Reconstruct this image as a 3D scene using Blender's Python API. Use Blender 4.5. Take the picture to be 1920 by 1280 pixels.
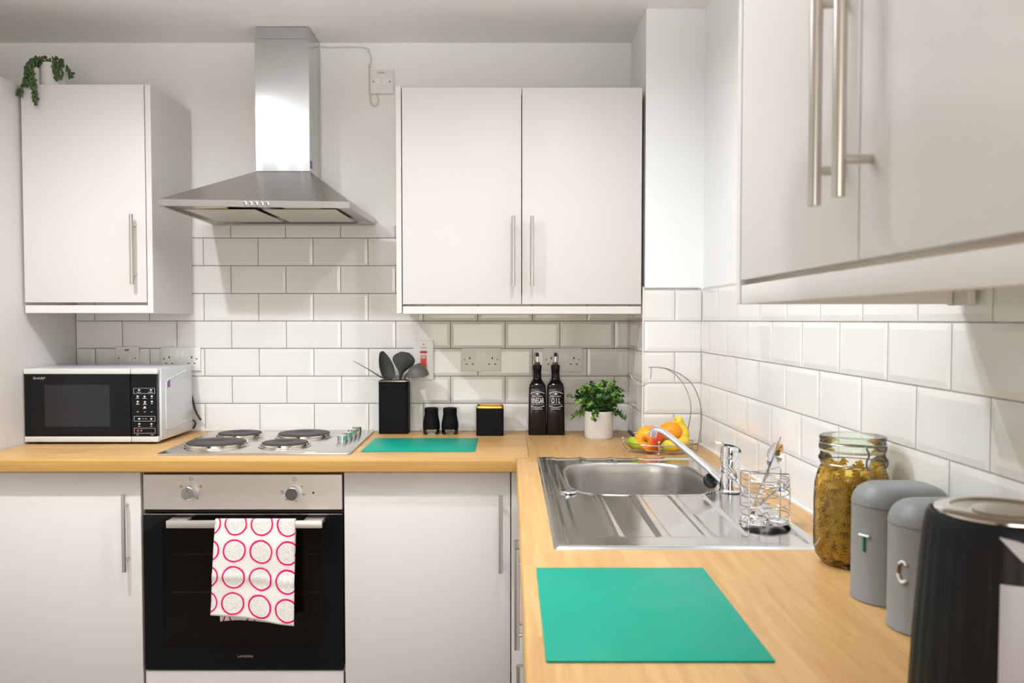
import bpy, bmesh, math, random
from mathutils import Vector, Matrix
from mathutils.noise import noise as pnoise
PI = math.pi
sc = bpy.context.scene
C = sc.collection
for o in list(bpy.data.objects): bpy.data.objects.remove(o)

# ------------------------------------------------------------------ camera
cd = bpy.data.cameras.new('camera'); cam = bpy.data.objects.new('camera', cd); C.objects.link(cam)
cd.sensor_width = 36; cd.lens = 1570/1920*36; cd.clip_start = .02
cd.shift_x = 3/1920; cd.shift_y = 14.2/1920
cam.location = (0, 0, 1.32); cam.rotation_euler = (PI/2-math.atan(.0345), 0, 0)
cd.dof.use_dof = True; cd.dof.focus_distance = 2.45; cd.dof.aperture_fstop = 7.0
sc.camera = cam
# ------------------------------------------------------------------ world, lights, exposure
w = bpy.data.worlds.new('world'); sc.world = w; w.use_nodes = True
wb = w.node_tree.nodes['Background']; wb.inputs[0].default_value = (.75, .85, 1, 1); wb.inputs[1].default_value = 1.0
sc.view_settings.view_transform = 'Standard'; sc.view_settings.look = 'None'
sc.view_settings.gamma = 1; sc.view_settings.use_curve_mapping = False
sc.view_settings.exposure = 0.14
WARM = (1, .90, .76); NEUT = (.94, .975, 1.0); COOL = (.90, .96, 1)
def spot(name, loc, power, col, size=168, blend=1.0, r=.022, tilt=(0, 0)):
    l = bpy.data.lights.new(name, 'SPOT'); l.energy = power; l.color = col
    l.spot_size = math.radians(size); l.spot_blend = blend; l.shadow_soft_size = r
    o = bpy.data.objects.new(name, l); C.objects.link(o); o.location = loc
    o.rotation_euler = (tilt[0], tilt[1], 0); return o
spot('lamp_over_hob', (-1.20, 1.70, 2.32), 82, NEUT)
spot('lamp_centre', (-.58, 1.62, 2.32), 20, NEUT)
spot('lamp_over_sink', (.12, 1.90, 2.32), 29, COOL)
up = spot('ceiling_fill_uplight', (-.60, 1.30, 1.95), 40, NEUT, size=170, blend=.25, r=.05, tilt=(PI, 0))  # added uplight, out of view, to brighten the ceiling
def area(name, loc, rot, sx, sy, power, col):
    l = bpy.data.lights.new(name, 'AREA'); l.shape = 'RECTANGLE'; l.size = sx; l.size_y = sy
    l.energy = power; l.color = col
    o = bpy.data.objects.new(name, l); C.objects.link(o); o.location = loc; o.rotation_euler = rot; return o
area('fill_behind_camera', (-.15, -2.38, 1.07), (PI/2, 0, 0), 1.4, 1.95, 38, WARM)   # just inside the glass of added_window_1, both added as warm fill light

# ------------------------------------------------------------------ materials
MATS = {}
def mat(name, col=(.8, .8, .8), rough=.5, metal=0, spec=.5, coat=0, emit=None, trans=0, ior=1.45):
    if name in MATS: return MATS[name]
    m = bpy.data.materials.new(name); m.use_nodes = True
    b = m.node_tree.nodes['Principled BSDF']
    b.inputs['Base Color'].default_value = (*col, 1); b.inputs['Roughness'].default_value = rough
    b.inputs['Metallic'].default_value = metal; b.inputs['Specular IOR Level'].default_value = spec
    b.inputs['Coat Weight'].default_value = coat; b.inputs['Coat Roughness'].default_value = .05
    b.inputs['Transmission Weight'].default_value = trans; b.inputs['IOR'].default_value = ior
    if emit: b.inputs['Emission Color'].default_value = (*emit[:3], 1); b.inputs['Emission Strength'].default_value = emit[3]
    MATS[name] = m; return m
def N(m, t, **kw):
    n = m.node_tree.nodes.new(t)
    for k, v in kw.items():
        if hasattr(n, k): setattr(n, k, v)
        else: n.inputs[k].default_value = v
    return n
def L(m, a, b): m.node_tree.links.new(a, b)
def B(m): return m.node_tree.nodes['Principled BSDF']
def noisy(m, scale, amt, stretch=(1, 1, 1), rough=0, bump=0, bdist=.001, detail=3):
    """value variation of the base colour, roughness and bump from a stretched noise"""
    tc = N(m, 'ShaderNodeTexCoord'); mp = N(m, 'ShaderNodeMapping'); mp.inputs['Scale'].default_value = stretch
    L(m, tc.outputs['Object'], mp.inputs[0])
    nz = N(m, 'ShaderNodeTexNoise'); nz.inputs['Scale'].default_value = scale; nz.inputs['Detail'].default_value = detail
    L(m, mp.outputs[0], nz.inputs['Vector'])
    b = B(m)
    if amt:
        c = b.inputs['Base Color'].default_value[:]
        mx = N(m, 'ShaderNodeMix', data_type='RGBA'); mx.inputs[6].default_value = tuple(x*(1-amt) for x in c[:3])+(1,)
        mx.inputs[7].default_value = tuple(min(1, x*(1+amt)) for x in c[:3])+(1,)
        L(m, nz.outputs[0], mx.inputs[0]); L(m, mx.outputs[2], b.inputs['Base Color'])
    if rough:
        r0 = b.inputs['Roughness'].default_value
        mr = N(m, 'ShaderNodeMapRange'); mr.inputs[1].default_value = .3; mr.inputs[2].default_value = .7
        mr.inputs[3].default_value = max(.02, r0-rough); mr.inputs[4].default_value = r0+rough
        L(m, nz.outputs[0], mr.inputs[0]); L(m, mr.outputs[0], b.inputs['Roughness'])
    if bump:
        bp = N(m, 'ShaderNodeBump'); bp.inputs['Strength'].default_value = bump; bp.inputs['Distance'].default_value = bdist
        L(m, nz.outputs[0], bp.inputs['Height']); L(m, bp.outputs[0], b.inputs['Normal'])
    return m
M_wall = noisy(mat('wall_paint', (.87, .86, .835), .7), 9, .012, bump=.25, bdist=.002)
M_col = noisy(mat('column_paint', (.90, .905, .92), .6), 9, .008, bump=.2, bdist=.002)
M_ceil = noisy(mat('ceiling_paint', (.93, .915, .89), .85), 6, .01)
M_tile = noisy(mat('glazed_tile', (.80, .79, .77), .09, spec=.55), 14, .012, bump=.06, bdist=.002)
M_grout = noisy(mat('grout', (.30, .275, .245), .9), 40, .2)
M_grout2 = noisy(mat('pale_grout', (.66, .64, .62), .9), 40, .15)
M_seal = mat('sealant', (.85, .85, .83), .4)
M_cab = noisy(mat('cashmere_board', (.70, .672, .655), .42, spec=.35), 60, .006)
M_cabin = mat('carcass_board', (.62, .59, .565), .5)
M_dark = mat('dark_gap', (.02, .018, .016), .8)
M_floor = noisy(mat('floor_vinyl', (.16, .13, .11), .5), 6, .06)
M_steel = noisy(mat('brushed_steel', (.54, .525, .51), .27, 1), 400, .02, (.008, 1, 1))
M_fas = noisy(mat('fascia_steel', (.74, .70, .665), .43, 1), 400, .03, (.008, 1, 1))
M_hob = noisy(mat('hob_steel', (.70, .69, .68), .24, 1), 120, .02)
M_steelv = noisy(mat('brushed_steel_upright', (.56, .56, .57), .2, 1), 200, .03, (.02, .02, 1), rough=.02)
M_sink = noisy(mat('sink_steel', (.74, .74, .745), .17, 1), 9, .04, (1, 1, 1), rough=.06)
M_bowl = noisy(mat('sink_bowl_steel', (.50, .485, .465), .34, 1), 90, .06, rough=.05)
M_chrome = mat('chrome', (.78, .79, .82), .07, 1)
M_handle = noisy(mat('satin_nickel', (.60, .56, .52), .28, 1), 80, .04, (1, 1, .05))
M_wire = mat('wire_steel', (.55, .53, .51), .18, 1)
M_black = mat('black_plastic', (.012, .012, .013), .35)
M_blackm = mat('black_matt_tin', (.006, .006, .007), .5, spec=.12)
M_glassblack = mat('black_glass', (.004, .004, .0045), .05, spec=.32)
M_plate = mat('hotplate_iron', (.06, .055, .055), .55, .3)
M_ring = mat('hotplate_ring', (.70, .62, .55), .14, 1)
M_white = mat('white_plastic', (.80, .79, .76), .35)
M_whiter = mat('white_switch', (.86, .86, .86), .3)
M_red = mat('neon_red', (.45, .02, .02), .3)
M_ink = mat('dark_ink', (.03, .025, .02), .6)
M_inkw = mat('white_ink', (.8, .8, .82), .5)
M_gold = mat('brass_inner', (.80, .52, .10), .3, 1)
M_purple = mat('purple_label', (.22, .08, .30), .5)
M_label = mat('label_white', (.80, .78, .82), .5)
M_mw = noisy(mat('silver_white_enamel', (.64, .65, .68), .25, .15), 30, .01)
M_green = noisy(mat('green_board', (.0, .32, .225), .45, spec=.22), 12, .05, rough=.08, bump=.08, bdist=.001)
M_greys = noisy(mat('grey_enamel', (.235, .235, .24), .42, spec=.45), 50, .01)
M_nylon = noisy(mat('grey_nylon', (.045, .045, .045), .5), 40, .1)
M_nylon2 = noisy(mat('light_grey_nylon', (.12, .118, .112), .45), 40, .05)
M_cer = mat('white_ceramic', (.74, .72, .71), .55)
M_cable = mat('cream_cable', (.66, .63, .56), .5)
M_leafd = noisy(mat('leaf_dark', (.02, .09, .03), .45), 80, .3)
M_leafm = noisy(mat('leaf_mid', (.08, .22, .05), .45), 80, .3)
M_leafl = noisy(mat('leaf_light', (.30, .50, .11), .45), 80, .2)
M_bead = noisy(mat('bead_leaf', (.05, .10, .03), .45), 90, .4)
M_stem = mat('plant_stem', (.08, .12, .03), .6)
M_soil = mat('soil', (.03, .02, .012), .9)
M_pasta = noisy(mat('dried_pasta', (1.0, .64, .08), .5), 60, .06); B(M_pasta).inputs['Subsurface Weight'].default_value = .35; B(M_pasta).inputs['Subsurface Radius'].default_value = (.006, .004, .0015)
M_tcl = mat('letter_white', (.9, .9, .88), .3)
M_cav = mat('oven_enamel', (.09, .06, .04), .35)
M_filter = noisy(mat('hood_filter_mesh', (.62, .59, .54), .45, .5), 400, .15)
M_lampc = mat('hood_lamp_cover', (.75, .62, .36), .3)

def thin_glass(name, tint, refl=.9, rough=.02, ior=1.5):
    m = bpy.data.materials.new(name); m.use_nodes = True; nt = m.node_tree; nt.nodes.clear()
    out = nt.nodes.new('ShaderNodeOutputMaterial'); mx = nt.nodes.new('ShaderNodeMixShader')
    t = nt.nodes.new('ShaderNodeBsdfTransparent'); t.inputs[0].default_value = (*tint, 1)
    g = nt.nodes.new('ShaderNodeBsdfGlossy'); g.inputs[0].default_value = (refl, refl, refl, 1); g.inputs['Roughness'].default_value = rough
    f = nt.nodes.new('ShaderNodeFresnel'); f.inputs[0].default_value = ior
    nt.links.new(f.outputs[0], mx.inputs[0]); nt.links.new(t.outputs[0], mx.inputs[1]); nt.links.new(g.outputs[0], mx.inputs[2])
    nt.links.new(mx.outputs[0], out.inputs[0]); MATS[name] = m; return m
M_jar = thin_glass('jar_glass', (.965, .985, .965), ior=1.5)
M_jarlid = thin_glass('jar_lid_glass', (.88, .96, .89), ior=1.6)
M_oveng = thin_glass('oven_window_glass', (.55, .48, .42), ior=1.4)
M_wing = thin_glass('window_glass', (.98, .98, .98))
M_shakerg = thin_glass('shaker_glass', (.85, .9, .86), ior=1.7)

def wood(name, along):
    """oak block laminate: staves with broken joints, grain along axis 0 or 1"""
    m = mat(name, (.7, .45, .2), .36, spec=.35); b = B(m)
    tc = N(m, 'ShaderNodeTexCoord'); mp = N(m, 'ShaderNodeMapping')
    if along == 1: mp.inputs['Rotation'].default_value = (0, 0, PI/2)
    L(m, tc.outputs['Object'], mp.inputs[0])
    br = N(m, 'ShaderNodeTexBrick'); br.offset = .43; br.inputs['Scale'].default_value = 1
    br.inputs['Brick Width'].default_value = .55; br.inputs['Row Height'].default_value = .072
    br.inputs['Mortar Size'].default_value = .0004; br.inputs['Mortar Smooth'].default_value = 1
    br.inputs['Color1'].default_value = (0, 0, 0, 1); br.inputs['Color2'].default_value = (1, 1, 1, 1)
    br.inputs['Mortar'].default_value = (.4, .4, .4, 1)
    L(m, mp.outputs[0], br.inputs['Vector'])
    m2 = N(m, 'ShaderNodeMapping'); m2.inputs['Scale'].default_value = (1.6, 22, 22); L(m, mp.outputs[0], m2.inputs[0])
    ad = N(m, 'ShaderNodeVectorMath', operation='ADD'); L(m, m2.outputs[0], ad.inputs[0]); 
    sc3 = N(m, 'ShaderNodeVectorMath', operation='SCALE'); sc3.inputs['Scale'].default_value = 7; L(m, br.outputs[0], sc3.inputs[0]); L(m, sc3.outputs[0], ad.inputs[1])
    nz = N(m, 'ShaderNodeTexNoise'); nz.inputs['Scale'].default_value = 3.2; nz.inputs['Detail'].default_value = 5; nz.inputs['Distortion'].default_value = .5
    L(m, ad.outputs[0], nz.inputs['Vector'])
    r1 = N(m, 'ShaderNodeValToRGB'); e = r1.color_ramp.elements
    e[0].position = .25; e[0].color = (.54, .30, .105, 1); e[1].position = .75; e[1].color = (.70, .45, .20, 1)
    L(m, nz.outputs[0], r1.inputs[0])
    mx = N(m, 'ShaderNodeMix', data_type='RGBA', blend_type='MULTIPLY'); mx.inputs[0].default_value = .75
    r2 = N(m, 'ShaderNodeValToRGB'); e = r2.color_ramp.elements
    e[0].color = (.80, .73, .64, 1); e[1].color = (1.0, 1.0, 1.0, 1)
    L(m, br.outputs[0], r2.inputs[0]); L(m, r1.outputs[0], mx.inputs[6]); L(m, r2.outputs[0], mx.inputs[7])
    L(m, mx.outputs[2], b.inputs['Base Color'])
    return m
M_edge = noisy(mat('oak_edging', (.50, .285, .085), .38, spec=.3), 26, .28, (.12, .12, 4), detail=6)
M_woodx = wood('oak_worktop_x', 0); M_woody = wood('oak_worktop_y', 1)

# ------------------------------------------------------------------ mesh builder
class MB:
    def __init__(s): s.b = bmesh.new(); s.uv = None
    def quad(s, a, b, c, d, mi=0):
        f = s.b.faces.new([s.b.verts.new(p) for p in (a, b, c, d)]); f.material_index = mi; return f
    def box(s, x0, x1, y0, y1, z0, z1, bev=0, seg=2, mi=0):
        vs = [s.b.verts.new((x, y, z)) for x in (x0, x1) for y in (y0, y1) for z in (z0, z1)]
        fs = [s.b.faces.new([vs[i] for i in q]) for q in ((0, 1, 3, 2), (4, 6, 7, 5), (0, 4, 5, 1), (2, 3, 7, 6), (0, 2, 6, 4), (1, 5, 7, 3))]
        for f in fs: f.material_index = mi
        if bev:
            es = list({e for f in fs for e in f.edges})
            bmesh.ops.bevel(s.b, geom=es, offset=bev, segments=seg, affect='EDGES', profile=.5)
        return s
    def prism(s, pts, axis, a0, a1, bev=0, seg=2, mi=0):
        """polygon pts (2-D, in the two other axes in x,y,z order) swept along axis from a0 to a1"""
        def P(p, a):
            q = list(p); q.insert(axis, a); return q
        v0 = [s.b.verts.new(P(p, a0)) for p in pts]; v1 = [s.b.verts.new(P(p, a1)) for p in pts]
        n = len(pts); fs = [s.b.faces.new(v0), s.b.faces.new(v1[::-1])]
        for i in range(n): fs.append(s.b.faces.new((v0[i], v1[i], v1[(i+1) % n], v0[(i+1) % n])))
        for f in fs: f.material_index = mi
        if bev:
            es = list(set(fs[0].edges) | set(fs[1].edges))
            bmesh.ops.bevel(s.b, geom=es, offset=bev, segments=seg, affect='EDGES', profile=.5)
        return s
    def lathe(s, prof, c=(0, 0, 0), seg=32, axis='z', cap=True, mi=0, sx=1, sy=1, mtx=None):
        rings = []
        uvl = s.b.loops.layers.uv.verify()
        for r, z in prof:
            ring = []
            for k in range(seg):
                a = 2*PI*k/seg; p = Vector((r*math.cos(a)*sx, r*math.sin(a)*sy, z))
                if axis == 'y': p = Vector((p.x, -p.z, p.y))
                if axis == 'x': p = Vector((p.z, p.y, p.x))
                if mtx: p = mtx @ p
                ring.append(s.b.verts.new(p+Vector(c)))
            rings.append(ring)
        for i in range(len(rings)-1):
            for k in range(seg):
                f = s.b.faces.new((rings[i][k], rings[i][(k+1) % seg], rings[i+1][(k+1) % seg], rings[i+1][k])); f.material_index = mi
                us = (k/seg, (k+1)/seg, (k+1)/seg, k/seg); vs = (prof[i][1], prof[i][1], prof[i+1][1], prof[i+1][1])
                for lp, u, v in zip(f.loops, us, vs): lp[uvl].uv = (u, v)
        if cap:
            for ring, z in ((rings[0][::-1], 0), (rings[-1], 1)):
                if prof[0 if z == 0 else -1][0] > 1e-5: s.b.faces.new(ring).material_index = mi
        return s
    def cyl(s, p0, p1, r, seg=20, r1=None, mi=0):
        return s.tube([p0, p1], r, seg, radii=[r, r if r1 is None else r1], mi=mi)
    def tube(s, pts, r, seg=8, closed=False, radii=None, mi=0, cap=True, sq=1):
        pts = [Vector(p) for p in pts]; n = len(pts); rings = []
        up = None
        for i, p in enumerate(pts):
            a = pts[i-1] if (i > 0 or closed) else p
            b = pts[(i+1) % n] if (i < n-1 or closed) else p
            t = (b-a).normalized()
            if up is None:
                up = Vector((0, 0, 1)) if abs(t.z) < .9 else Vector((0, 1, 0))
            sd = t.cross(up)
            if sd.length < 1e-6: sd = t.orthogonal()
            sd.normalize(); up = sd.cross(t).normalized()
            rr = radii[i] if radii else r
            rings.append([s.b.verts.new(p+sd*math.cos(2*PI*k/seg)*rr+up*math.sin(2*PI*k/seg)*rr*sq) for k in range(seg)])
        m = n if closed else n-1
        for i in range(m):
            A, Bq = rings[i], rings[(i+1) % n]
            for k in range(seg):
                f = s.b.faces.new((A[k], A[(k+1) % seg], Bq[(k+1) % seg], Bq[k])); f.material_index = mi
        if cap and not closed:
            s.b.faces.new(rings[0][::-1]).material_index = mi; s.b.faces.new(rings[-1]).material_index = mi
        return s
    def sphere(s, c, r, seg=16, sx=1, sy=1, sz=1, mi=0, mtx=None):
        n = seg//2
        prof = [(max(1e-6, math.sin(PI*i/n))*r, -math.cos(PI*i/n)*r*sz) for i in range(n+1)]
        return s.lathe(prof, c, seg, cap=False, mi=mi, sx=sx, sy=sy, mtx=mtx)
    def paddle(s, M, n, length, wf, df, th=.0015, m=8, mi=0, curve=lambda t: 0):
        """spoon-like sheet: half width wf(t), dish depth df(t), along local +x; M places it"""
        top, bot = [], []
        for i in range(n+1):
            t = i/n; W = wf(t); D = df(t); ra, rb = [], []
            for j in range(m+1):
                v = -1+2*j/m
                z = -D*(1-v*v)+curve(t)
                ra.append(s.b.verts.new(M @ Vector((length*t, W*v, z+th/2)))); rb.append(s.b.verts.new(M @ Vector((length*t, W*v, z-th/2))))
            top.append(ra); bot.append(rb)
        F = s.b.faces.new
        for i in range(n):
            for j in range(m):
                F((top[i][j], top[i+1][j], top[i+1][j+1], top[i][j+1])).material_index = mi
                F((bot[i][j], bot[i][j+1], bot[i+1][j+1], bot[i+1][j])).material_index = mi
            F((top[i][0], bot[i][0], bot[i+1][0], top[i+1][0])).material_index = mi
            F((top[i][m], top[i+1][m], bot[i+1][m], bot[i][m])).material_index = mi
        for j in range(m):
            F((top[0][j], top[0][j+1], bot[0][j+1], bot[0][j])).material_index = mi
            F((top[n][j], bot[n][j], bot[n][j+1], top[n][j+1])).material_index = mi
        return s
    def xf(s, M): bmesh.ops.transform(s.b, matrix=M, verts=s.b.verts[:]); return s
    def loft(s, rings, cap=True, mi=0):
        R = [[s.b.verts.new(p) for p in r] for r in rings]; n = len(R[0])
        for i in range(len(R)-1):
            for k in range(n):
                s.b.faces.new((R[i][k], R[i][(k+1) % n], R[i+1][(k+1) % n], R[i+1][k])).material_index = mi
        if cap:
            s.b.faces.new(R[0][::-1]).material_index = mi; s.b.faces.new(R[-1]).material_index = mi
        return s

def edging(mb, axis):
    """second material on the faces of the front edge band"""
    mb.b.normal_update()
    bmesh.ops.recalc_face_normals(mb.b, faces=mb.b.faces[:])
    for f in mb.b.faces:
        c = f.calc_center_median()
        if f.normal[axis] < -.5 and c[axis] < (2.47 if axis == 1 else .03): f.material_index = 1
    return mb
def tag(o, label=None, cat=None, group=None, kind=None):
    if label: o['label'] = label
    if cat: o['category'] = cat
    if group: o['group'] = group
    if kind: o['kind'] = kind
    return o
def wloc(p):
    v = Vector((0, 0, 0))
    while p: v += p.location; p = p.parent
    return v
def part(name, mb, m, parent=None, label=None, smooth=35, world=False, recalc=True):
    """ONE mesh object; world=True: the mesh was laid out in room coordinates"""
    b = mb.b
    if recalc: bmesh.ops.recalc_face_normals(b, faces=b.faces[:])
    org = Vector((0, 0, 0))
    if parent is not None and world: bmesh.ops.translate(b, vec=-wloc(parent), verts=b.verts[:])
    if parent is None:
        xs = [v.co for v in b.verts]; lo = [min(c[i] for c in xs) for i in range(3)]; hi = [max(c[i] for c in xs) for i in range(3)]
        org = Vector(((lo[0]+hi[0])/2, (lo[1]+hi[1])/2, lo[2])); bmesh.ops.translate(b, vec=-org, verts=b.verts[:])
    me = bpy.data.meshes.new(name); b.to_mesh(me); b.free()
    for mm in (m if isinstance(m, (list, tuple)) else [m]): me.materials.append(mm)
    if smooth:
        me.shade_smooth()
        try: me.set_sharp_from_angle(angle=math.radians(smooth))
        except Exception: pass
    o = bpy.data.objects.new(name, me); C.objects.link(o); o.location = org
    if parent is not None: o.parent = parent
    if label: o['label'] = label
    return o
def thing(name, label, cat, loc=(0, 0, 0), rotz=0, group=None, kind=None):
    o = bpy.data.objects.new(name, None); C.objects.link(o); o.location = loc; o.rotation_euler = (0, 0, rotz)
    o.empty_display_size = .05
    return tag(o, label, cat, group, kind)
def struct(name, mb, m, parent=None, smooth=35):
    o = part(name, mb, m, parent, smooth=smooth)
    if parent is None: o['kind'] = 'structure'
    return o
def dup(root, loc, rotz=None, label=None, group=None):
    r = root.copy(); C.objects.link(r); r.location = loc
    if rotz is not None: r.rotation_euler = (0, 0, rotz)
    if label: r['label'] = label
    if group: r['group'] = group
    for ch in list(root.children):
        c = ch.copy(); C.objects.link(c); c.parent = r
        for g in list(ch.children):
            d = g.copy(); C.objects.link(d); d.parent = c
    return r
def text(name, s, size, M, m, parent, sx=1, ext=.0002, world=True, align='CENTER', space=1):
    cu = bpy.data.curves.new(name, 'FONT'); cu.body = s; cu.size = size; cu.extrude = ext
    cu.align_x = align; cu.align_y = 'CENTER'; cu.resolution_u = 3; cu.space_character = space
    t = bpy.data.objects.new('tmp', cu); C.objects.link(t)
    dg = bpy.context.evaluated_depsgraph_get(); dg.update()
    me = bpy.data.meshes.new_from_object(t.evaluated_get(dg)); bpy.data.objects.remove(t)
    me.transform(Matrix.Diagonal((sx, 1, 1, 1))); me.transform(M)
    if world and parent: me.transform(Matrix.Translation(-wloc(parent)))
    me.name = name; me.materials.clear(); me.materials.append(m)
    o = bpy.data.objects.new(name, me); C.objects.link(o); o.parent = parent; return o
def facing_y(x, y, z): return Matrix.Translation((x, y, z)) @ Matrix.Rotation(PI/2, 4, 'X')        # reads when seen from -Y
def rrect(x0, x1, y0, y1, r, n=6):
    pts = []
    for cx, cy, a0 in ((x1-r, y1-r, 0), (x0+r, y1-r, PI/2), (x0+r, y0+r, PI), (x1-r, y0+r, 1.5*PI)):
        for k in range(n+1): a = a0+PI/2*k/n; pts.append((cx+r*math.cos(a), cy+r*math.sin(a)))
    return pts
def sstep(a, b, x):
    t = max(0, min(1, (x-a)/(b-a))); return t*t*(3-2*t)
def bez(pts, n=8):
    """Catmull-Rom through pts"""
    P = [Vector(p) for p in pts]; P = [2*P[0]-P[1]]+P+[2*P[-1]-P[-2]]; out = []
    for i in range(1, len(P)-2):
        for k in range(n):
            t = k/n; a, b, c, d = P[i-1:i+3]
            out.append(.5*((2*b)+(c-a)*t+(2*a-5*b+4*c-d)*t*t+(3*b-a-3*c+d)*t**3))
    out.append(P[-2]); return out

# ================================================================== SETTING
YB = 3.10; CEIL = 2.335; WT = .91
def xr(y): return .629+(2.76-y)*.0135            # right-hand wall leans away a little towards the camera
struct('floor', MB().box(-2.3, .8, -2.5, 3.2, -.06, 0), M_floor)
struct('ceiling', MB().box(-2.3, .8, -2.5, 3.2, CEIL, CEIL+.06), M_ceil)
wall_back = struct('wall_back', MB().box(-2.3, .8, YB+.006, YB+.12, 0, CEIL), M_wall)
wall_right = struct('wall_right', MB().prism([(xr(3.106)+.006, 3.106), (xr(-2.4)+.006, -2.4), (.85, -2.4), (.85, 3.106)], 2, 0, CEIL), M_col)
struct('wall_left', MB().box(-2.4, -2.3, -2.4, 3.106, 0, CEIL), M_wall)
wf = MB()      # wall behind the camera with an opening for the added fill window
wf.box(-2.3, -.90, -2.5, -2.4, 0, CEIL).box(.60, .69, -2.5, -2.4, 0, CEIL).box(-.90, .60, -2.5, -2.4, 0, .05).box(-.90, .60, -2.5, -2.4, 2.12, CEIL)
struct('wall_front', wf, mat('dark_wall_paint', (.10, .09, .085), .8))
wi = thing('added_window_1', 'white framed window added behind the viewer for fill light', 'window', (-.15, -2.45, .05), kind='structure')  # unseen window, made up to house the fill light
for k in ('label', 'category'): del wi[k]
wfm = MB()
for a in ((-.90, -.85), (-.175, -.125), (.55, .60)): wfm.box(a[0], a[1], -2.48, -2.43, .05, 2.12)
for a in ((.05, .10), (2.07, 2.12)): wfm.box(-.90, .60, -2.48, -2.43, a[0], a[1])
part('window_frame', wfm, M_whiter, wi, world=True)
part('pane', MB().box(-.85, .55, -2.457, -2.453, .10, 2.07), M_wing, wi, world=True)
column = struct('wall_column', MB().box(.4375+.006, xr(2.8)+.012, 2.766, YB+.005, WT+.001, CEIL-.0005), M_col)

PITCH = .2025; ROWS = [.9098, 1.0113, 1.1128, 1.2154, 1.317, 1.4185, 1.5211, 1.6227, 1.7243]
def tiles(u0, u1, z1, off, place, name, parent, exact=None):
    """bevelled metro tiles laid in half bond; off = joint position of the rows with even index"""
    g = MB(); t = MB()
    G = .0014; BV = .011; H1 = .0050; H2 = .0064
    a = [place(u0, .0014, WT+.001), place(u1, .0014, WT+.001), place(u1, .0014, z1), place(u0, .0014, z1)]
    a2 = [place(u0, 0, WT+.001), place(u1, 0, WT+.001), place(u1, 0, z1), place(u0, 0, z1)]
    vs = [g.b.verts.new(p) for p in a+a2]
    for q in ((0, 1, 2, 3), (7, 6, 5, 4), (0, 4, 5, 1), (1, 5, 6, 2), (2, 6, 7, 3), (3, 7, 4, 0)): g.b.faces.new([vs[i] for i in q])
    for r in range(len(ROWS)-1):
        za, zb = ROWS[r], min(ROWS[r+1], z1)
        if zb-za < .01: break
        o = off+(PITCH/2 if r % 2 else 0)
        k = math.floor((u0-o)/PITCH)
        while o+k*PITCH < u1:
            ja, jb = o+k*PITCH, o+(k+1)*PITCH; k += 1
            ca, cb = max(ja, u0), min(jb, u1)
            if cb-ca < .006: continue
            xa, xb = ca+G*(ja > u0), cb-G*(jb < u1)
            ba = max(0, BV-(ca-ja)); bb = max(0, BV-(jb-cb)); bt = BV if zb == ROWS[r+1] else 0
            x2a, x2b = xa+ba, xb-bb
            if x2b <= x2a: x2a = x2b = (xa+xb)/2
            lo, hi = za+G, zb-(G if bt else .0005)
            e = H1; p = place
            O = [(xa, lo), (xb, lo), (xb, hi), (xa, hi)]; I = [(x2a, lo+BV), (x2b, lo+BV), (x2b, hi-bt), (x2a, hi-bt)]
            v0 = [t.b.verts.new(p(x, .0012, z)) for x, z in O]; v1 = [t.b.verts.new(p(x, e, z)) for x, z in O]; v2 = [t.b.verts.new(p(x, H2, z)) for x, z in I]
            for q in range(4):
                t.b.faces.new((v0[q], v0[(q+1) % 4], v1[(q+1) % 4], v1[q])); t.b.faces.new((v1[q], v1[(q+1) % 4], v2[(q+1) % 4], v2[q]))
            t.b.faces.new(v2)
    gp = part('grout_bed', g, M_grout if name == 'back' else M_grout2, parent, world=True, smooth=0)
    tp = part('tile_field', t, M_tile, parent, world=True, smooth=0)
    return tp
tiles(-1.606, .4365, 1.668, -1.1334-PITCH*5, lambda u, h, z: (u, YB+.0058-h, z), 'back', wall_back)
tiles(2.7665, 3.099, 1.426, 2.765-.2, lambda u, h, z: (.4375+.0058-h, u, z), 'colside', column)
tiles(.437, .6285, 1.426, .437-PITCH/2+.0035, lambda u, h, z: (u, 2.7658-h, z), 'colfront', column)
tiles(-.6, 2.758, 1.426, 1.1325, lambda u, h, z: (xr(u)+.0058-h, u, z), 'right', wall_right)
# white sealant where the worktop meets the tiles, the column edge trim and the tile edge trims
struct('trim_1', MB().box(-1.60, .436, YB-.006, YB-.0005, WT+.0005, WT+.005), M_seal)
struct('trim_2', MB().prism([(xr(2.75)-.008, 2.75), (xr(.0)-.008, 0), (xr(.0)-.001, 0), (xr(2.75)-.001, 2.75)], 2, WT+.0005, WT+.006), M_seal)
struct('trim_3', MB().prism(rrect(.4350, .4400, 2.7575, 2.7625, .0022, 3), 2, WT+.001, 1.430), M_seal)
struct('trim_4', MB().box(.442, .620, 2.757, 2.764, 1.4265, 1.4315), M_seal)

# ================================================================== WORKTOPS
YE = 2.452; XE = .0172; TH = .038; SX0, SX1, SY0, SY1 = .0785, .5715, 1.483, 2.480
def nose(x, sgn, zt=WT, th=TH, r=.006):     # rounded front-edge profile, (coordinate, z)
    pts = []
    for k in range(5): a = PI/2*k/4; pts.append((x+sgn*(r-r*math.sin(a)), zt-r+r*math.cos(a)))
    for k in range(4): a = PI/2*k/3; pts.append((x+sgn*(.003-.003*math.cos(a)), zt-th+.003-.003*math.sin(a)))
    return pts
p = nose(YE, 1)+[(YB-.002, WT-TH), (YB-.002, WT)]
wk = MB().prism(p, 0, -1.604, .0168)
wk.prism([(.0168, 2.4566), (.037, 2.4638), (.0488, 2.4790), (.0550, 2.5010), (.0550, YB-.002), (.0168, YB-.002)], 2, WT-TH, WT)
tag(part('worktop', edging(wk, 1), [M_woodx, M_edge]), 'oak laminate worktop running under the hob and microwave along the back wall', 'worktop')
bx = MB()
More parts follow.
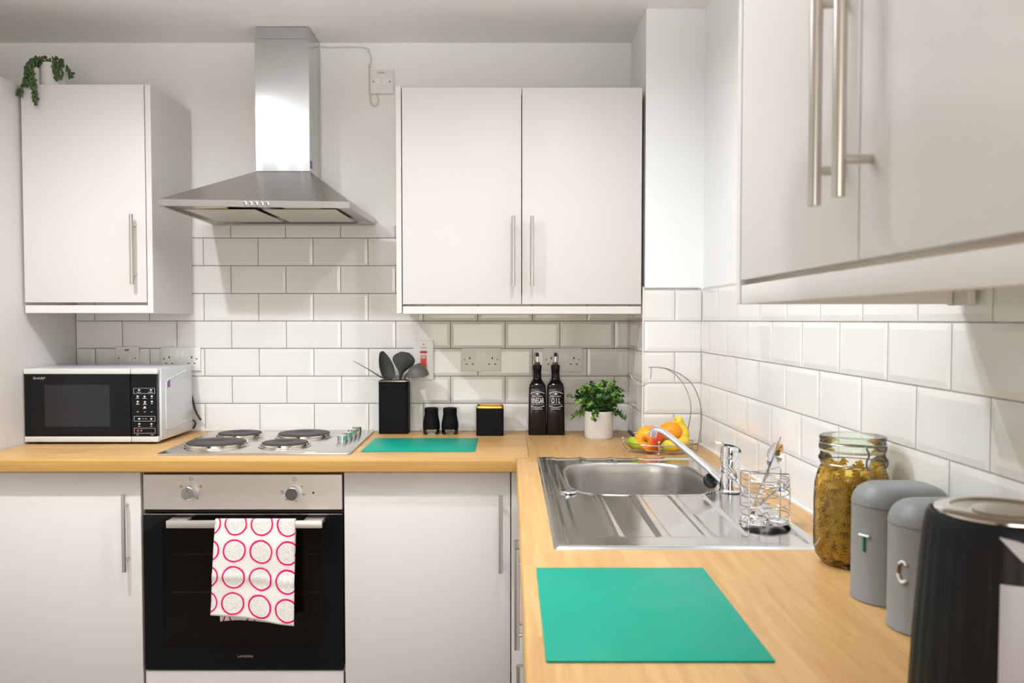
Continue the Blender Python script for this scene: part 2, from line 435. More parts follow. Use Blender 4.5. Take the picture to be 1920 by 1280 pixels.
p = nose(XE, 1)+[(.100, WT-TH), (.100, WT)]
bx.prism(p, 1, .15, YE+.004)
yl = .15
bx.prism([(.100, .15), (xr(.15)-.001, .15), (xr(1.505)-.001, 1.505), (.100, 1.505)], 2, WT-TH, WT)
bx.prism([(.552, 1.505), (xr(1.505)-.001, 1.505), (xr(2.455)-.001, 2.455), (.552, 2.455)], 2, WT-TH, WT)
bx.prism([(XE+.001, YE+.004), (xr(2.456)-.001, YE+.004), (xr(2.752)-.001, 2.752), (.430, 2.752), (.430, YB-.002), (.0562, YB-.002), (.0562, 2.50), (.050, 2.478), (.038, 2.462)], 2, WT-TH, WT)
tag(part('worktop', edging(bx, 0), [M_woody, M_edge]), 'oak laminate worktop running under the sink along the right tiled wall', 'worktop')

# ================================================================== CABINETS
def bar_handle(parent, x, y, z0, z1, out, door_name='handle', d=.0125, inset=.034):
    """bar handle with two posts; out = unit vector away from the door, (x,y) = foot on the door face"""
    h = MB(); X, Y_ = x+out[0]*.030, y+out[1]*.030
    h.cyl((X, Y_, z0), (X, Y_, z1), d/2, 20)
    for z in (z0+inset, z1-inset): h.cyl((x+out[0]*.0004, y+out[1]*.0004, z), (X, Y_, z), .0045, 14)
    return part('handle', h, M_handle, parent, world=True)
def carcass(mb, x0, x1, y0, y1, z0, z1, front, top=True, t=.018):
    """open-fronted box of boards; front = 'y' (facing -Y) or 'x' (facing -X)"""
    if front == 'y':
        mb.box(x0, x0+t, y0, y1, z0, z1).box(x1-t, x1, y0, y1, z0, z1).box(x0+t, x1-t, y0, y1, z0, z0+t).box(x0+t, x1-t, y1-.006, y1, z0+t, z1)
        if top: mb.box(x0+t, x1-t, y0, y1, z1-t, z1)
    else:
        mb.box(x0, x1, y0, y0+t, z0, z1).box(x0, x1, y1-t, y1, z0, z1).box(x0, x1, y0+t, y1-t, z0, z0+t).box(x1-.006, x1, y0+t, y1-t, z0+t, z1)
        if top: mb.box(x0, x1, y0+t, y1-t, z1-t, z1)
    return mb
ZT, ZB_ = 2.088, 1.343
# wall cabinet on the left, with its end panel
t = thing('wall_cabinet', 'single-door wall cabinet above the microwave', 'cabinet', (-1.39, 2.93, ZB_))
cb = carcass(MB(), -1.599, -1.194, 2.782, 3.097, ZB_+.045, ZT, 'y')
part('carcass', cb, M_cabin, t, world=True)
part('end_panel', MB().box(-1.193, -1.1745, 2.758, 3.097, ZB_, ZT, .0008, 1), M_cab, t, world=True)
d = part('door', MB().box(-1.5985, -1.1965, 2.760, 2.780, 1.3785, ZT, .0012), M_cab, t, world=True)
bar_handle(d, -1.2316, 2.760, 1.436, 1.664, (0, -1))
part('pelmet', MB().box(-1.5985, -1.194, 2.762, 2.780, ZB_, 1.369, .001, 1), M_cab, t, world=True)
# wall cabinet with two doors
t = thing('wall_cabinet', 'double-door wall cabinet between the cooker hood and the white column', 'cabinet', (.03, 2.93, ZB_))
part('carcass', carcass(MB(), -.356, .432, 2.782, 3.097, ZB_+.045, 2.078, 'y'), M_cabin, t, world=True)
part('end_panel', MB().box(-.3745, -.3575, 2.758, 3.097, ZB_-.001, 2.082, .0008, 1), M_cab, t, world=True)
for x0, x1, hx in ((-.3545, .0355, .0095), (.0385, .4305, .0705)):
    d = part('door', MB().box(x0, x1, 2.760, 2.780, 1.3725, 2.078, .0012), M_cab, t, world=True)
    bar_handle(d, hx, 2.760, 1.431, 1.658, (0, -1))
part('pelmet', MB().box(-.3545, .4305, 2.762, 2.780, 1.3405, 1.3655, .001, 1), M_cab, t, world=True)
part('filler_strip', MB().box(.4315, .4335, 2.79, 3.09, 1.44, 2.074), M_cabin, t, world=True)
# wall cabinet in the foreground, hung on the right wall
XF = .327; YN, YM, YFAR = .375, .7905, 1.2124
t = thing('wall_cabinet', 'double-door wall cabinet hanging close by on the right wall, seen from below', 'cabinet', (.49, .79, ZB_))
part('carcass', carcass(MB(), XF+.022, .640, YN, YFAR-.020, ZB_+.048, ZT, 'x'), M_cabin, t, world=True)
part('end_panel', MB().box(XF-.001, .630, YFAR-.018, YFAR, ZB_, ZT, .0008, 1), M_cab, t, world=True)
for y0, y1, hy in ((YM+.0015, YFAR-.0205, .8225), (YN, YM-.0015, .7625)):
    d = part('door', MB().box(XF, XF+.020, y0, y1, 1.3765, ZT, .0012), M_cab, t, world=True)
    bar_handle(d, XF, hy, 1.4315, 1.660, (-1, 0))
part('pelmet', MB().box(XF+.001, XF+.019, YN, YFAR-.020, ZB_-.0005, 1.3695, .0015), M_cab, t, world=True)
part('hanging_bracket', MB().box(.6305, .642, YFAR-.055, YFAR-.002, ZB_-.002, ZB_+.05, .001), M_cabin, t, world=True)

# tall housing at the far left
t = thing('tall_cabinet', 'tall housing cabinet at the far left edge, only its pale side panel in view', 'cabinet', (-1.9, 2.8, 0))
part('carcass', carcass(MB(), -2.22, -1.6275, 2.52, 3.097, .12, 2.075, 'y'), M_cabin, t, world=True)
part('side_panel', MB().box(-1.6265, -1.6075, 2.497, 3.097, 0, 2.0885, .001, 1), M_cab, t, world=True)
d = part('door', MB().box(-2.22, -1.630, 2.497, 2.517, .15, 2.075, .0012), M_cab, t, world=True)
bar_handle(d, -1.68, 2.497, .95, 1.178, (0, -1))
part('plinth', MB().box(-2.22, -1.628, 2.55, 2.568, 0, .118), M_cab, t, world=True)

# base run under the back worktop
BY = 2.495; ZD = WT-TH-.006
t = thing('base_cabinet', 'base cabinet left of the oven, below the microwave', 'cabinet', (-1.35, 2.8, 0))
part('carcass', carcass(MB(), -1.6065, -1.108, BY+.022, 3.09, .15, ZD, 'y'), M_cabin, t, world=True)
d = part('door', MB().box(-1.6065, -1.1095, BY, BY+.020, .152, ZD-.002, .0012), M_cab, t, world=True)
bar_handle(d, -1.1485, BY, .572, .803, (0, -1))
part('plinth', MB().box(-1.6065, -1.108, 2.55, 2.568, 0, .148), M_cab, t, world=True)
t = thing('base_cabinet', 'base cabinet right of the oven, its handle near the corner', 'cabinet', (-.25, 2.8, 0))
part('carcass', carcass(MB(), -.499, .000, BY+.022, 3.09, .15, ZD, 'y'), M_cabin, t, world=True)
d = part('door', MB().box(-.4985, -.0005, BY, BY+.020, .152, ZD-.002, .0012), M_cab, t, world=True)
bar_handle(d, -.0290, BY, .568, .7995, (0, -1))
part('plinth', MB().box(-.499, .055, 2.55, 2.568, 0, .148), M_cab, t, world=True)
tag(part('corner_post', MB().prism([(.0028, BY), (.0438, BY), (.0438, BY-.0), (.0438, BY+.05), (.0250, BY+.05), (.0250, BY+.02), (.0028, BY+.02)], 2, .152, ZD-.002), M_cab),
    'narrow corner filler post between the base doors of the two runs', 'filler panel')
# right-hand run: sink cabinet and the next one, faces seen almost edge on
t = thing('base_cabinet', 'sink base cabinet with two doors under the right worktop, seen edge on', 'cabinet', (.35, 1.95, 0))
part('carcass', carcass(MB(), .067, .600, 1.46, 2.44, .15, ZD, 'x', top=False), M_cabin, t, world=True)
for y0, y1, hy in ((1.9145, 2.49, 1.951), (1.4615, 1.9115, 1.878)):
    d = part('door', MB().box(.045, .065, y0, y1, .152, ZD-.002, .0012), M_cab, t, world=True)
    bar_handle(d, .045, hy, .572, .803, (-1, 0))
part('plinth', MB().box(.10, .118, 1.46, 2.50, 0, .148), M_cab, t, world=True)
t = thing('base_cabinet', 'base cabinet nearest the viewer under the right worktop, only its handle top in view', 'cabinet', (.35, 1.2, 0))
part('carcass', carcass(MB(), .067, .600, .86, 1.458, .15, ZD, 'x'), M_cabin, t, world=True)
d = part('door', MB().box(.045, .065, .861, 1.4585, .152, ZD-.002, .0012), M_cab, t, world=True)
bar_handle(d, .045, 1.238, .572, .803, (-1, 0))
part('plinth', MB().box(.10, .118, .86, 1.459, 0, .148), M_cab, t, world=True)

# ================================================================== OVEN
t = thing('oven', 'built-in oven with black glass door and steel control panel, tea towel on its handle', 'oven', (-.803, 2.8, .26))
OX0, OX1 = -1.1035, -.5035
hs = MB()
hs.box(OX0, OX0+.02, BY+.035, 3.05, .27, ZD-.004).box(OX1-.02, OX1, BY+.035, 3.05, .27, ZD-.004).box(OX0+.02, OX1-.02, 3.03, 3.05, .27, ZD-.004)
hs.box(OX0+.02, OX1-.02, BY+.035, 3.03, .27, .29).box(OX0+.02, OX1-.02, BY+.035, 3.03, .745, ZD-.004)
part('housing', hs, M_cav, t, world=True)
fas = part('control_panel', MB().box(OX0+.003, OX1-.001, BY-.002, BY+.03, .7525, .8585, .001, 1), M_fas, t, world=True)
for kx, kz, ang in ((-.9600, .8055, 90), (-.6505, .8035, -55)):
    k = MB(); R0 = .0205
    k.lathe([(R0, 0), (R0, .006), (R0-.0012, .0215), (R0-.0025, .0225), (0, .0225)], (kx, BY-.0022, kz), 40, axis='y')
    kn = part('knob', k, M_steelv, fas, world=True)
    a = math.radians(ang)
    me = kn.data; bm = bmesh.new(); bm.from_mesh(me); me.materials.append(M_ink)
    off = -wloc(kn)
    c0 = Vector((kx+.003*math.cos(a), 0, kz+.003*math.sin(a))); c1 = Vector((kx+.0185*math.cos(a), 0, kz+.0185*math.sin(a)))
    nrm = Vector((-math.sin(a), 0, math.cos(a)))*.0005
    vs = [bm.verts.new(Vector((v.x, BY-.0252, v.z))+off) for v in (c0-nrm, c1-nrm, c1+nrm, c0+nrm)]
    f = bm.faces.new(vs); f.material_index = 1
    bm.to_mesh(me); bm.free()
def ringmark(mb, x, z, s, y, th=.0007):
    o_ = [(x-s, z-s), (x+s, z-s), (x+s, z+s), (x-s, z+s)]; i_ = [(x-s+th, z-s+th), (x+s-th, z-s+th), (x+s-th, z+s-th), (x-s+th, z+s-th)]
    mb.loft([[(a, y, b) for a, b in o_], [(a, y-.0003, b) for a, b in o_], [(a, y-.0003, b) for a, b in i_], [(a, y, b) for a, b in i_], [(a, y, b) for a, b in o_]], cap=False)
yy = BY-.0021
for x, z, r_ in ((-.9565, .8445, .0048), (-.9865, .8225, .0034), (-.9275, .8225, .0034), (-.9755, .7865, .0034), (-.9385, .7865, .0034), (-.6475, .8445, .0055)):
    q = MB(); ringmark(q, x, z, r_, yy)
    if r_ < .005: q.box(x-r_+.0004, x+r_-.0004, yy-.00028, yy-.0001, z-.0004, z+.0004)
    part('function_symbol', q, M_ink, fas, world=True)
for x, z, r_ in ((-.9562, .8325, .0013), (-.6475, .8325, .0013), (-.5905, .8035, .0032)):
    part('indicator_dot', MB().lathe([(r_, 0), (r_, .0004), (0, .0004)], (x, yy, z), 12, axis='y'), M_ink, fas, world=True)
for s_, x, z in (('Max', -.6845, .8085), ('230', -.6835, .8025), ('200', -.6715, .7825), ('150', -.6430, .7785), ('100', -.6200, .7985), ('50', -.6240, .8225), ('C', -.6475, .8445)):
    text('temperature_mark', s_, .0062, facing_y(x, yy-.0003, z), M_ink, fas)
# door: black glass frame, see-through window, liner
dr = MB(); dx0, dx1, dz0, dz1 = OX0+.003, OX1-.0005, .2675, .7375
wx0, wx1, wz0, wz1 = -1.045, -.570, .335, .700
dr.box(dx0, wx0, BY-.004, BY+.018, dz0, dz1).box(wx1, dx1, BY-.004, BY+.018, dz0, dz1).box(wx0, wx1, BY-.004, BY+.018, dz0, wz0).box(wx0, wx1, BY-.004, BY+.018, wz1, dz1)
door = part('door', dr, M_glassblack, t, world=True, smooth=0)
part('door_window', MB().box(wx0, wx1, BY-.0038, BY-.0008, wz0, wz1), M_oveng, door, world=True, smooth=0)
part('door_top_trim', MB().box(dx0, dx1, BY-.0045, BY+.0, .7378, .7405), M_steel, door, world=True)
part('vent_slot', MB().box(dx0, dx1, BY+.012, BY+.028, .741, .7522), M_dark, t, world=True)
text('oven_badge', 'LAMONA', .0098, facing_y(-.799, BY-.0042, .3075), mat('badge', (.55, .45, .38), .4, .5), door, sx=1.05, space=1.15)
hb = MB().box(-1.013, -.5545, BY-.052, BY-.042, .7085, .7305, .001)
for xa, xb in ((-1.013, -.955), (-.612, -.5545)): hb.box(xa, xb, BY-.042, BY-.0042, .719, .7295, .001)
part('door_handle', hb, M_fas, door, world=True)
for z in (.6075, .4915):
    rk = MB()
    rk.box(-1.03, -.585, BY+.026, BY+.030, z, z+.004)
    for k in range(9): rk.cyl((-1.02+k*.0535, BY+.03, z+.002), (-1.02+k*.0535, 2.98, z+.002), .0012, 6)
    part('shelf_rack', rk, M_chrome, t, world=True)
tag(part('filler_panel', MB().box(OX0+.002, OX1-.001, BY, BY+.018, .152, .2615, .001, 1), M_cab), 'pale filler panel below the oven door', 'filler panel')

# tea towel folded over the oven handle
def towel():
    m = mat('towel_cotton', (.86, .83, .78), .85, spec=.2); b = B(m)
    uvn = N(m, 'ShaderNodeUVMap'); sp = N(m, 'ShaderNodeSeparateXYZ'); L(m, uvn.outputs[0], sp.inputs[0])
    def mth(op, a, bb=None, c=None):
        n = N(m, 'ShaderNodeMath', operation=op)
        for i, v in enumerate((a, bb, c)):
            if v is None: continue
            if isinstance(v, (int, float)): n.inputs[i].default_value = v
            else: L(m, v, n.inputs[i])
        return n.outputs[0]
    nz = N(m, 'ShaderNodeTexNoise'); nz.inputs['Scale'].default_value = 26; L(m, uvn.outputs[0], nz.inputs['Vector'])
    P_ = .0775
    fx = mth('SUBTRACT', mth('MODULO', mth('ADD', sp.outputs[0], 10*P_), P_), P_/2)
    fy = mth('SUBTRACT', mth('MODULO', mth('ADD', sp.outputs[1], 10*P_), P_), P_/2)
    dd = mth('SQRT', mth('ADD', mth('MULTIPLY', fx, fx), mth('MULTIPLY', fy, fy)))
    dd = mth('ADD', dd, mth('MULTIPLY', mth('SUBTRACT', nz.outputs[0], .5), .006))
    ring = mth('LESS_THAN', mth('ABSOLUTE', mth('SUBTRACT', dd, .0312)), .0026)
    thin = mth('LESS_THAN', mth('ABSOLUTE', mth('SUBTRACT', dd, .0368)), .0004)
    vo = N(m, 'ShaderNodeTexVoronoi'); vo.inputs['Scale'].default_value = 520; L(m, uvn.outputs[0], vo.inputs['Vector'])
    dots = mth('MULTIPLY', mth('LESS_THAN', vo.outputs[0], .30), mth('LESS_THAN', dd, .0255))
    x1 = N(m, 'ShaderNodeMix', data_type='RGBA'); x1.inputs[6].default_value = (.86, .83, .79, 1); x1.inputs[7].default_value = (.30, .22, .20, 1); L(m, dots, x1.inputs[0])
    x2 = N(m, 'ShaderNodeMix', data_type='RGBA'); x2.inputs[7].default_value = (.60, .50, .46, 1); L(m, thin, x2.inputs[0]); L(m, x1.outputs[2], x2.inputs[6])
    x3 = N(m, 'ShaderNodeMix', data_type='RGBA'); x3.inputs[7].default_value = (.78, .012, .14, 1); L(m, ring, x3.inputs[0]); L(m, x2.outputs[2], x3.inputs[6])
    L(m, x3.outputs[2], b.inputs['Base Color'])
    g = MB(); uvl = g.b.loops.layers.uv.verify()
    NX, NV = 30, 90
    # path over the bar: back sheet up, over the top, front sheet down
    yf, yb = BY-.0545, BY-.0395
    path = []
    Lb, Lf = .301, .281
    for k in range(30): path.append((yb, .7320-Lb*(1-k/30)))
    for k in range(11):
        a = PI*k/10; path.append(((yf+yb)/2+(yb-yf)/2*math.cos(a), .7320+.0035*math.sin(a)))
    for k in range(1, 50): path.append((yf, .7320-Lf*k/49))
    acc = [0]
    for i in range(1, len(path)): acc.append(acc[-1]+math.hypot(path[i][0]-path[i-1][0], path[i][1]-path[i-1][1]))
    top_i = 35; rows = []
    for i, (y, z) in enumerate(path):
        dn = max(0, .732-z); front = i > top_i; row = []
        for j in range(NX+1):
            u = j/NX
            xl = -.8675-(.0170*dn/.29 if front else -.006*dn/.29); xrr = -.6325-(.004*dn/.29 if front else .012*dn/.29)
            x = xl+(xrr-xl)*u
            yo = 0
            if front:
                yo = -.004*abs(math.sin(dn*13+u*1.5))*sstep(.01, .08, dn)-.0035*math.exp(-((dn-.163)/.012)**2)-.002*math.sin(u*9)*dn/.3-.010*dn*u
                zz = z-.027*u*dn/.29+.004*math.sin(u*5)*dn/.29
            else: zz = z+.004*math.sin(u*6)*dn/.29-.004*dn/.29; yo = .0
            row.append((g.b.verts.new((x, y+yo, zz)), (u*.238+.054, acc[i]-acc[top_i]+.020)))
        rows.append(row)
    for i in range(len(rows)-1):
        for j in range(NX):
            q = (rows[i][j], rows[i][j+1], rows[i+1][j+1], rows[i+1][j])
            f = g.b.faces.new([v for v, _ in q])
            for lp, (_, uv) in zip(f.loops, q): lp[uvl].uv = uv
    o = part('tea_towel', g, m, None, smooth=80)
    md = o.modifiers.new('thickness', 'SOLIDIFY'); md.thickness = .0012; md.offset = 0
    tag(o, 'white cotton tea towel printed with pink rings, folded over the oven handle', 'tea towel')
towel()

# ================================================================== HOB
HX, HY, HR = -.786, 2.800, math.radians(1.3)
t = thing('electric_hob', 'steel electric hob with four solid hotplates set in the oak worktop', 'hob', (HX, HY, WT), HR)
hp = MB().prism(rrect(-.292, .292, -.272, .272, .012, 5), 2, .0005, .0062, .002, 2)
part('hob_plate', hp, M_hob, t)
def hl(x, y):
    dx, dy = x-HX, y-HY; c, s = math.cos(-HR), math.sin(-HR); return dx*c-dy*s, dx*s+dy*c
for x, y, r in ((-.948, 2.690, .0985), (-.724, 2.680, .079), (-.942, 2.905, .080), (-.717, 2.900, .0945)):
    lx, ly = hl(x, y)
    rg = MB().lathe([(r+.006, 0.0064), (r+.005, .009), (r, .0105), (r-.001, .0165), (r-.004, .0170), (r-.006, .0165), (r-.006, .0065)], (lx, ly, 0), 64, cap=False)
    pl = part('hotplate', MB().lathe([(r-.0065, .0066), (r-.0065, .0185), (r-.010, .0205), (r*.36, .0208), (r*.33, .0192), (0, .0190)], (lx, ly, 0), 64), M_plate, t)
    part('trim_ring', rg, M_ring, pl)
for i, (x, y) in enumerate(((-.5545, 2.752), (-.5520, 2.830), (-.5505, 2.905), (-.5480, 2.975))):
    lx, ly = hl(x, y)
    k = MB().lathe([(.0155, .0064), (.0155, .009), (.0168, .010), (.0168, .0290), (.0155, .0305), (0, .0305)], (lx, ly, 0), 32)
    part('knob', k, M_chrome, t)
part('marking', MB().box(.150, .185, -.262, -.250, .00625, .0064), M_inkw, t)

# ================================================================== HOOD
t = thing('cooker_hood', 'stainless steel chimney cooker hood above the hob', 'cooker hood', (-.80, 2.9, 1.67))
hL, hR, cL, cR = -1.0975, -.5005, -.884, -.6975
zf = 1.6955; zbk = 1.6715
can = MB()
def lipz(x): return .0040*(hL+hR-2*x)/(hR-hL)     # hangs very slightly out of level, left corner higher
th = .002
o_ = [(hL, 2.620), (hR, 2.620), (hR+.0035, 3.098), (hL-.0035, 3.098)]
lo = [(x, y, 1.6725+(lipz(x) if y < 3 else 0)) for x, y in o_]; hi = [(x, y, 1.6925+(lipz(x) if y < 3 else 0)) for x, y in o_]
tp_ = [(cL-.001, 2.929, 1.8360), (cR+.001, 2.929, 1.8360), (cR+.001, 3.098, 1.8360), (cL-.001, 3.098, 1.8360)]
can.loft([lo, hi, tp_], cap=False)
inn = [(x+(th*6 if i in (0, 3) else -th*6), y+(th*6 if i < 2 else -th*6), z) for i, (x, y, z) in enumerate(lo)]
inu = [(x, y, z+.010) for x, y, z in inn]
L0 = [can.b.verts.new(p) for p in lo]; L1 = [can.b.verts.new(p) for p in inn]; L2 = [can.b.verts.new(p) for p in inu]
for i in range(4):
    can.b.faces.new((L0[i], L0[(i+1) % 4], L1[(i+1) % 4], L1[i])); can.b.faces.new((L1[i], L1[(i+1) % 4], L2[(i+1) % 4], L2[i]))
can.b.faces.new(L2)
bmesh.ops.remove_doubles(can.b, verts=can.b.verts[:], dist=1e-5)
cano = part('canopy', can, M_steel, t, world=True, smooth=12)
for k in range(5):
    x = -.8255+k*.0173
    bt = MB().lathe([(.0058, 0), (.0058, .004), (.0040, .0045), (.0038, .009), (.0028, .010), (0, .010)], (x, 2.6196, 1.6828+lipz(x)), 20, axis='y')
    part('button', bt, M_chrome, cano, world=True)
for x0, x1 in ((-1.045, -.818), (-.795, -.560)):
    part('grease_filter', MB().box(x0, x1, 2.70, 3.03, 1.6735, 1.6755, .0006, 1), M_filter, t, world=True)
for x0, x1 in ((-1.00, -.90), (-.72, -.60)):
    part('lamp_cover', MB().box(x0, x1, 2.645, 2.685, 1.6750, 1.6790, .002), M_lampc, t, world=True)
ch = MB()
ch.prism([(cL, 2.930), (cR, 2.930), (cR, 3.098), (cL, 3.098)], 2, 1.8364, 2.292, .0015, 2)
chm = part('chimney', ch, M_steelv, t, world=True, smooth=20)
part('chimney_sleeve', MB().prism([(cL+.0012, 2.9312), (cR-.0012, 2.9312), (cR-.0012, 3.0965), (cL+.0012, 3.0965)], 2, 2.2925, 2.3315), M_steelv, t, world=True)
stk = MB(); 
part('rating_sticker', MB().box(cR+.0003, cR+.0007, 2.933, 2.965, 1.842, 1.885), M_label, chm, world=True)
part('sticker_band', MB().box(cR+.0007, cR+.0010, 2.934, 2.964, 1.850, 1.876), M_purple, chm, world=True)
# smeared cleaning marks on the chimney: roughness only
mm = M_steelv.copy(); chm.data.materials[0] = mm
nt = mm.node_tree; b = nt.nodes['Principled BSDF']
for l_ in list(b.inputs['Roughness'].links): nt.links.remove(l_)
tc = nt.nodes.new('ShaderNodeTexCoord'); mp = nt.nodes.new('ShaderNodeMapping'); mp.inputs['Scale'].default_value = (5, 5, 1.3)
nz = nt.nodes.new('ShaderNodeTexNoise'); nz.inputs['Scale'].default_value = 1.0; nz.inputs['Distortion'].default_value = 1.2; nz.inputs['Detail'].default_value = 2
rp = nt.nodes.new('ShaderNodeMapRange'); rp.inputs[1].default_value = .45; rp.inputs[2].default_value = .7; rp.inputs[3].default_value = .20; rp.inputs[4].default_value = .38
nt.links.new(tc.outputs['Object'], mp.inputs[0]); nt.links.new(mp.outputs[0], nz.inputs['Vector']); nt.links.new(nz.outputs[0], rp.inputs[0]); nt.links.new(rp.outputs[0], b.inputs['Roughness'])

# ================================================================== SWITCHES AND SOCKETS
YS = YB-.0012     # face of the tiles
def screw(parent, x, y, z, r=.0030):
    s_ = MB().lathe([(r, 0), (r, .0006), (r*.7, .001), (0, .001)], (x, y, z), 14, axis='y')
    s_.box(x-r*.8, x+r*.8, y-.0012, y-.0009, z-.0004, z+.0004)
    return part('screw', s_, mat('screw_metal', (.25, .22, .18), .3, 1), parent)
def plate(parent, w, h, d=.009, m=M_white, bev=.002):
    return part('faceplate', MB().box(-w/2, w/2, -d, 0, -h/2, h/2, bev, 3), m, parent)
def rocker(parent, x, z, w, h, y, m=M_whiter, name='rocker_switch'):
    return part(name, MB().prism([(y, z-h/2), (y-.0036, z-h/2), (y-.0012, z+h/2), (y, z+h/2)], 0, x-w/2, x+w/2), m, parent)
def twin_socket(label, x, z):
    t = thing('twin_socket', label, 'socket', (x, YS, z), group='twin wall sockets')
    plate(t, .147, .0865)
    for sx in (-1, 1):
        screw(t, sx*.0603, -.0091, .001)
        rocker(t, sx*.0084, .0165, .0125, .0215, -.0091)
        h = MB(); cx = sx*.0415
        h.box(cx-.0021, cx+.0021, -.0094, -.0091, .0025, .0105)
        for q in (-1, 1): h.box(cx+q*.0111-.0033, cx+q*.0111+.0033, -.0094, -.0091, -.0175, -.0138)
        part('pin_holes', h, M_dark, t)
    return t
twin_socket('white twin socket on the tiles behind the pair of black shakers and tin', -.1086, 1.1735)
twin_socket('white twin socket partly hidden by the oil and vinegar bottles', .1930, 1.1735)
twin_socket('white twin socket partly hidden behind the microwave', -1.2190, 1.1765)
def square_switch(label, x, z, y=YS):
    t = thing('fused_switch', label, 'switch', (x, y, z)); plate(t, .086, .086)
    for sx in (-1, 1): screw(t, sx*.0305, -.0091, 0)
    return t
t = square_switch('small white cooker-point switch with red neon on the tiles above the microwave', -1.4160, 1.1800)
part('neon', MB().box(-.008, .008, -.0104, -.0091, .027, .0325), M_red, t); rocker(t, .0095, -.004, .0135, .022, -.0091)
t = square_switch('white extractor fan switch on the painted wall beside the hood', -.4712, 2.1920, YB+.0055)
part('fuse_carrier', MB().box(-.021, -.0035, -.0100, -.0091, -.013, .014, .0003, 1), M_whiter, t)
rocker(t, .0120, .0, .018, .027, -.0091)
text('extractor_lettering', 'EXTRACT', .0072, facing_y(0, -.0094, .0315), M_ink, t, world=False, sx=.9)
t = thing('cooker_switch', 'tall white cooker isolator switch with red rocker above the utensil holder', 'switch', (-.3207, YS, 1.1718))
plate(t, .0735, .146)
for z in (.0585, -.0625): screw(t, 0, -.0091, z)
part('neon', MB().box(-.0125, .0125, -.0104, -.0091, .026, .035), M_red, t)
rocker(t, 0, -.004, .0215, .046, -.0091, mat('cooker_red', (.62, .045, .03), .3))
part('rocker_cap', MB().box(-.0085, .0085, -.0128, -.0100, .006, .017, .001), mat('rocker_pink', (.80, .45, .40), .35), t)
text('cooker_lettering', 'COOKER', .0058, facing_y(0, -.0094, .0465), M_ink, t, world=False)
cb = bez([(-.690, 3.0975, 2.319), (-.66, 3.097, 2.316), (-.60, 3.1, 2.318), (-.545, 3.1, 2.317), (-.522, 3.1, 2.310), (-.512, 3.1, 2.285), (-.511, 3.1, 2.262), (-.5165, 3.1, 2.240), (-.5170, 3.1, 2.200), (-.5155, 3.1, 2.150), (-.512, 3.1, 2.118), (-.501, 3.1, 2.105), (-.489, 3.1, 2.112), (-.485, 3.1, 2.128), (-.490, 3.1, 2.1475)], 6)
cm = MB().tube(cb, .0024, 8)
cm.box(-.5235, -.5165, 3.094, 3.1045, 2.300, 2.311, .001).box(-.5195, -.5115, 3.094, 3.1045, 2.247, 2.257, .001)
tag(part('extractor_cable', cm, M_cable), 'thin cream cable clipped to the wall from the hood chimney to the fan switch', 'cable')

# ================================================================== MICROWAVE
t = thing('microwave', 'silver-white microwave with dark glass door at the left end of the worktop', 'microwave', (-1.381, 2.90, WT))
mx0, mx1, my0, my1, mz0, mz1 = -1.6035, -1.1590, 2.752, 3.045, .918, 1.1605
part('body', MB().box(mx0+.002, mx1, my0+.022, my1, mz0+.002, mz1, .004, 2), M_mw, t, world=True)
emb = MB(); 
emb.tube([(mx1+.0002, y, z) for y, z in ((2.985, 1.140), (2.83, 1.120), (2.812, 1.112), (2.808, 1.09), (2.808, .970), (2.812, .955), (2.825, .950), (2.985, .962))], .0036, 8)
part('side_rib', emb, M_mw, t, world=True)
zs = [mz0, .9365, 1.1425, mz1]
xg = -1.2515
dd_ = MB().box(mx0+.004, xg-.004, my0+.0192, my0+.0215, mz0+.004, mz1-.004).box(mx0, xg-.001, my0, my0+.020, zs[2], mz1, .002).box(mx0, xg-.001, my0, my0+.020, mz0, zs[1]-.0002, .002)
door = part('door', dd_, mat('mw_front', (.66, .655, .65), .3, .1), t, world=True)
part('door_glass', MB().box(mx0+.001, xg-.0015, my0+.0012, my0+.019, zs[1], zs[2]-.0002, .0005, 1), M_glassblack, door, world=True)
part('door_window', MB().box(-1.5355, -1.3205, my0+.0006, my0+.0011, .9685, 1.1075), mat('mw_window', (.014, .014, .016), .12, spec=.5), door, world=True)
text('maker_badge', 'SHARP', .0108, facing_y(-1.5525, my0+.0008, 1.1285), mat('badge_silver', (.62, .60, .56), .3, .6), door, sx=1.25)
cpn = part('control_panel', MB().box(xg+.004, mx1-.007, my0+.0192, my0+.0215, mz0+.004, mz1-.004).box(xg+.001, mx1-.0035, my0, my0+.020, mz0, zs[1]-.0002, .002).box(xg+.001, mx1-.0035, my0, my0+.020, zs[2], mz1, .002), mat('mw_front', (.66, .655, .65), .3), t, world=True)
part('keypad_glass', MB().box(xg+.001, mx1-.0065, my0+.0012, my0+.019, zs[1], zs[2]-.0002, .0005, 1), M_glassblack, cpn, world=True)
ic = MB(); yk = my0+.0012; kx0, kx1 = xg+.001, mx1-.0065; KW = kx1-kx0
def kp(u, v): return kx0+u*KW, zs[2]-v*(zs[2]-zs[1])
def outline(u0, v0, u1, v1, th=.0006):
    a, d_ = kp(u0, v0); c_, b_ = kp(u1, v1)
    ic.box(a, c_, yk-.0002, yk, d_-th, d_).box(a, c_, yk-.0002, yk, b_, b_+th).box(a, a+th, yk-.0002, yk, b_, d_).box(c_-th, c_, yk-.0002, yk, b_, d_)
outline(.10, .225, .92, .312); outline(.10, .675, .92, .755); outline(.10, .865, .92, .95)
for u, v in ((.31, .255), (.77, .255), (.25, .355), (.52, .36), (.80, .355), (.25, .44), (.53, .445), (.80, .44), (.52, .53), (.30, .718), (.77, .718), (.30, .80), (.77, .80)):
    x, z = kp(u, v); ic.lathe([(.0030, 0), (.0030, .0002), (0, .0002)], (x, yk, z), 7, axis='y'); ic.box(x+.001, x+.0045, yk-.0002, yk, z-.0005, z+.0012)
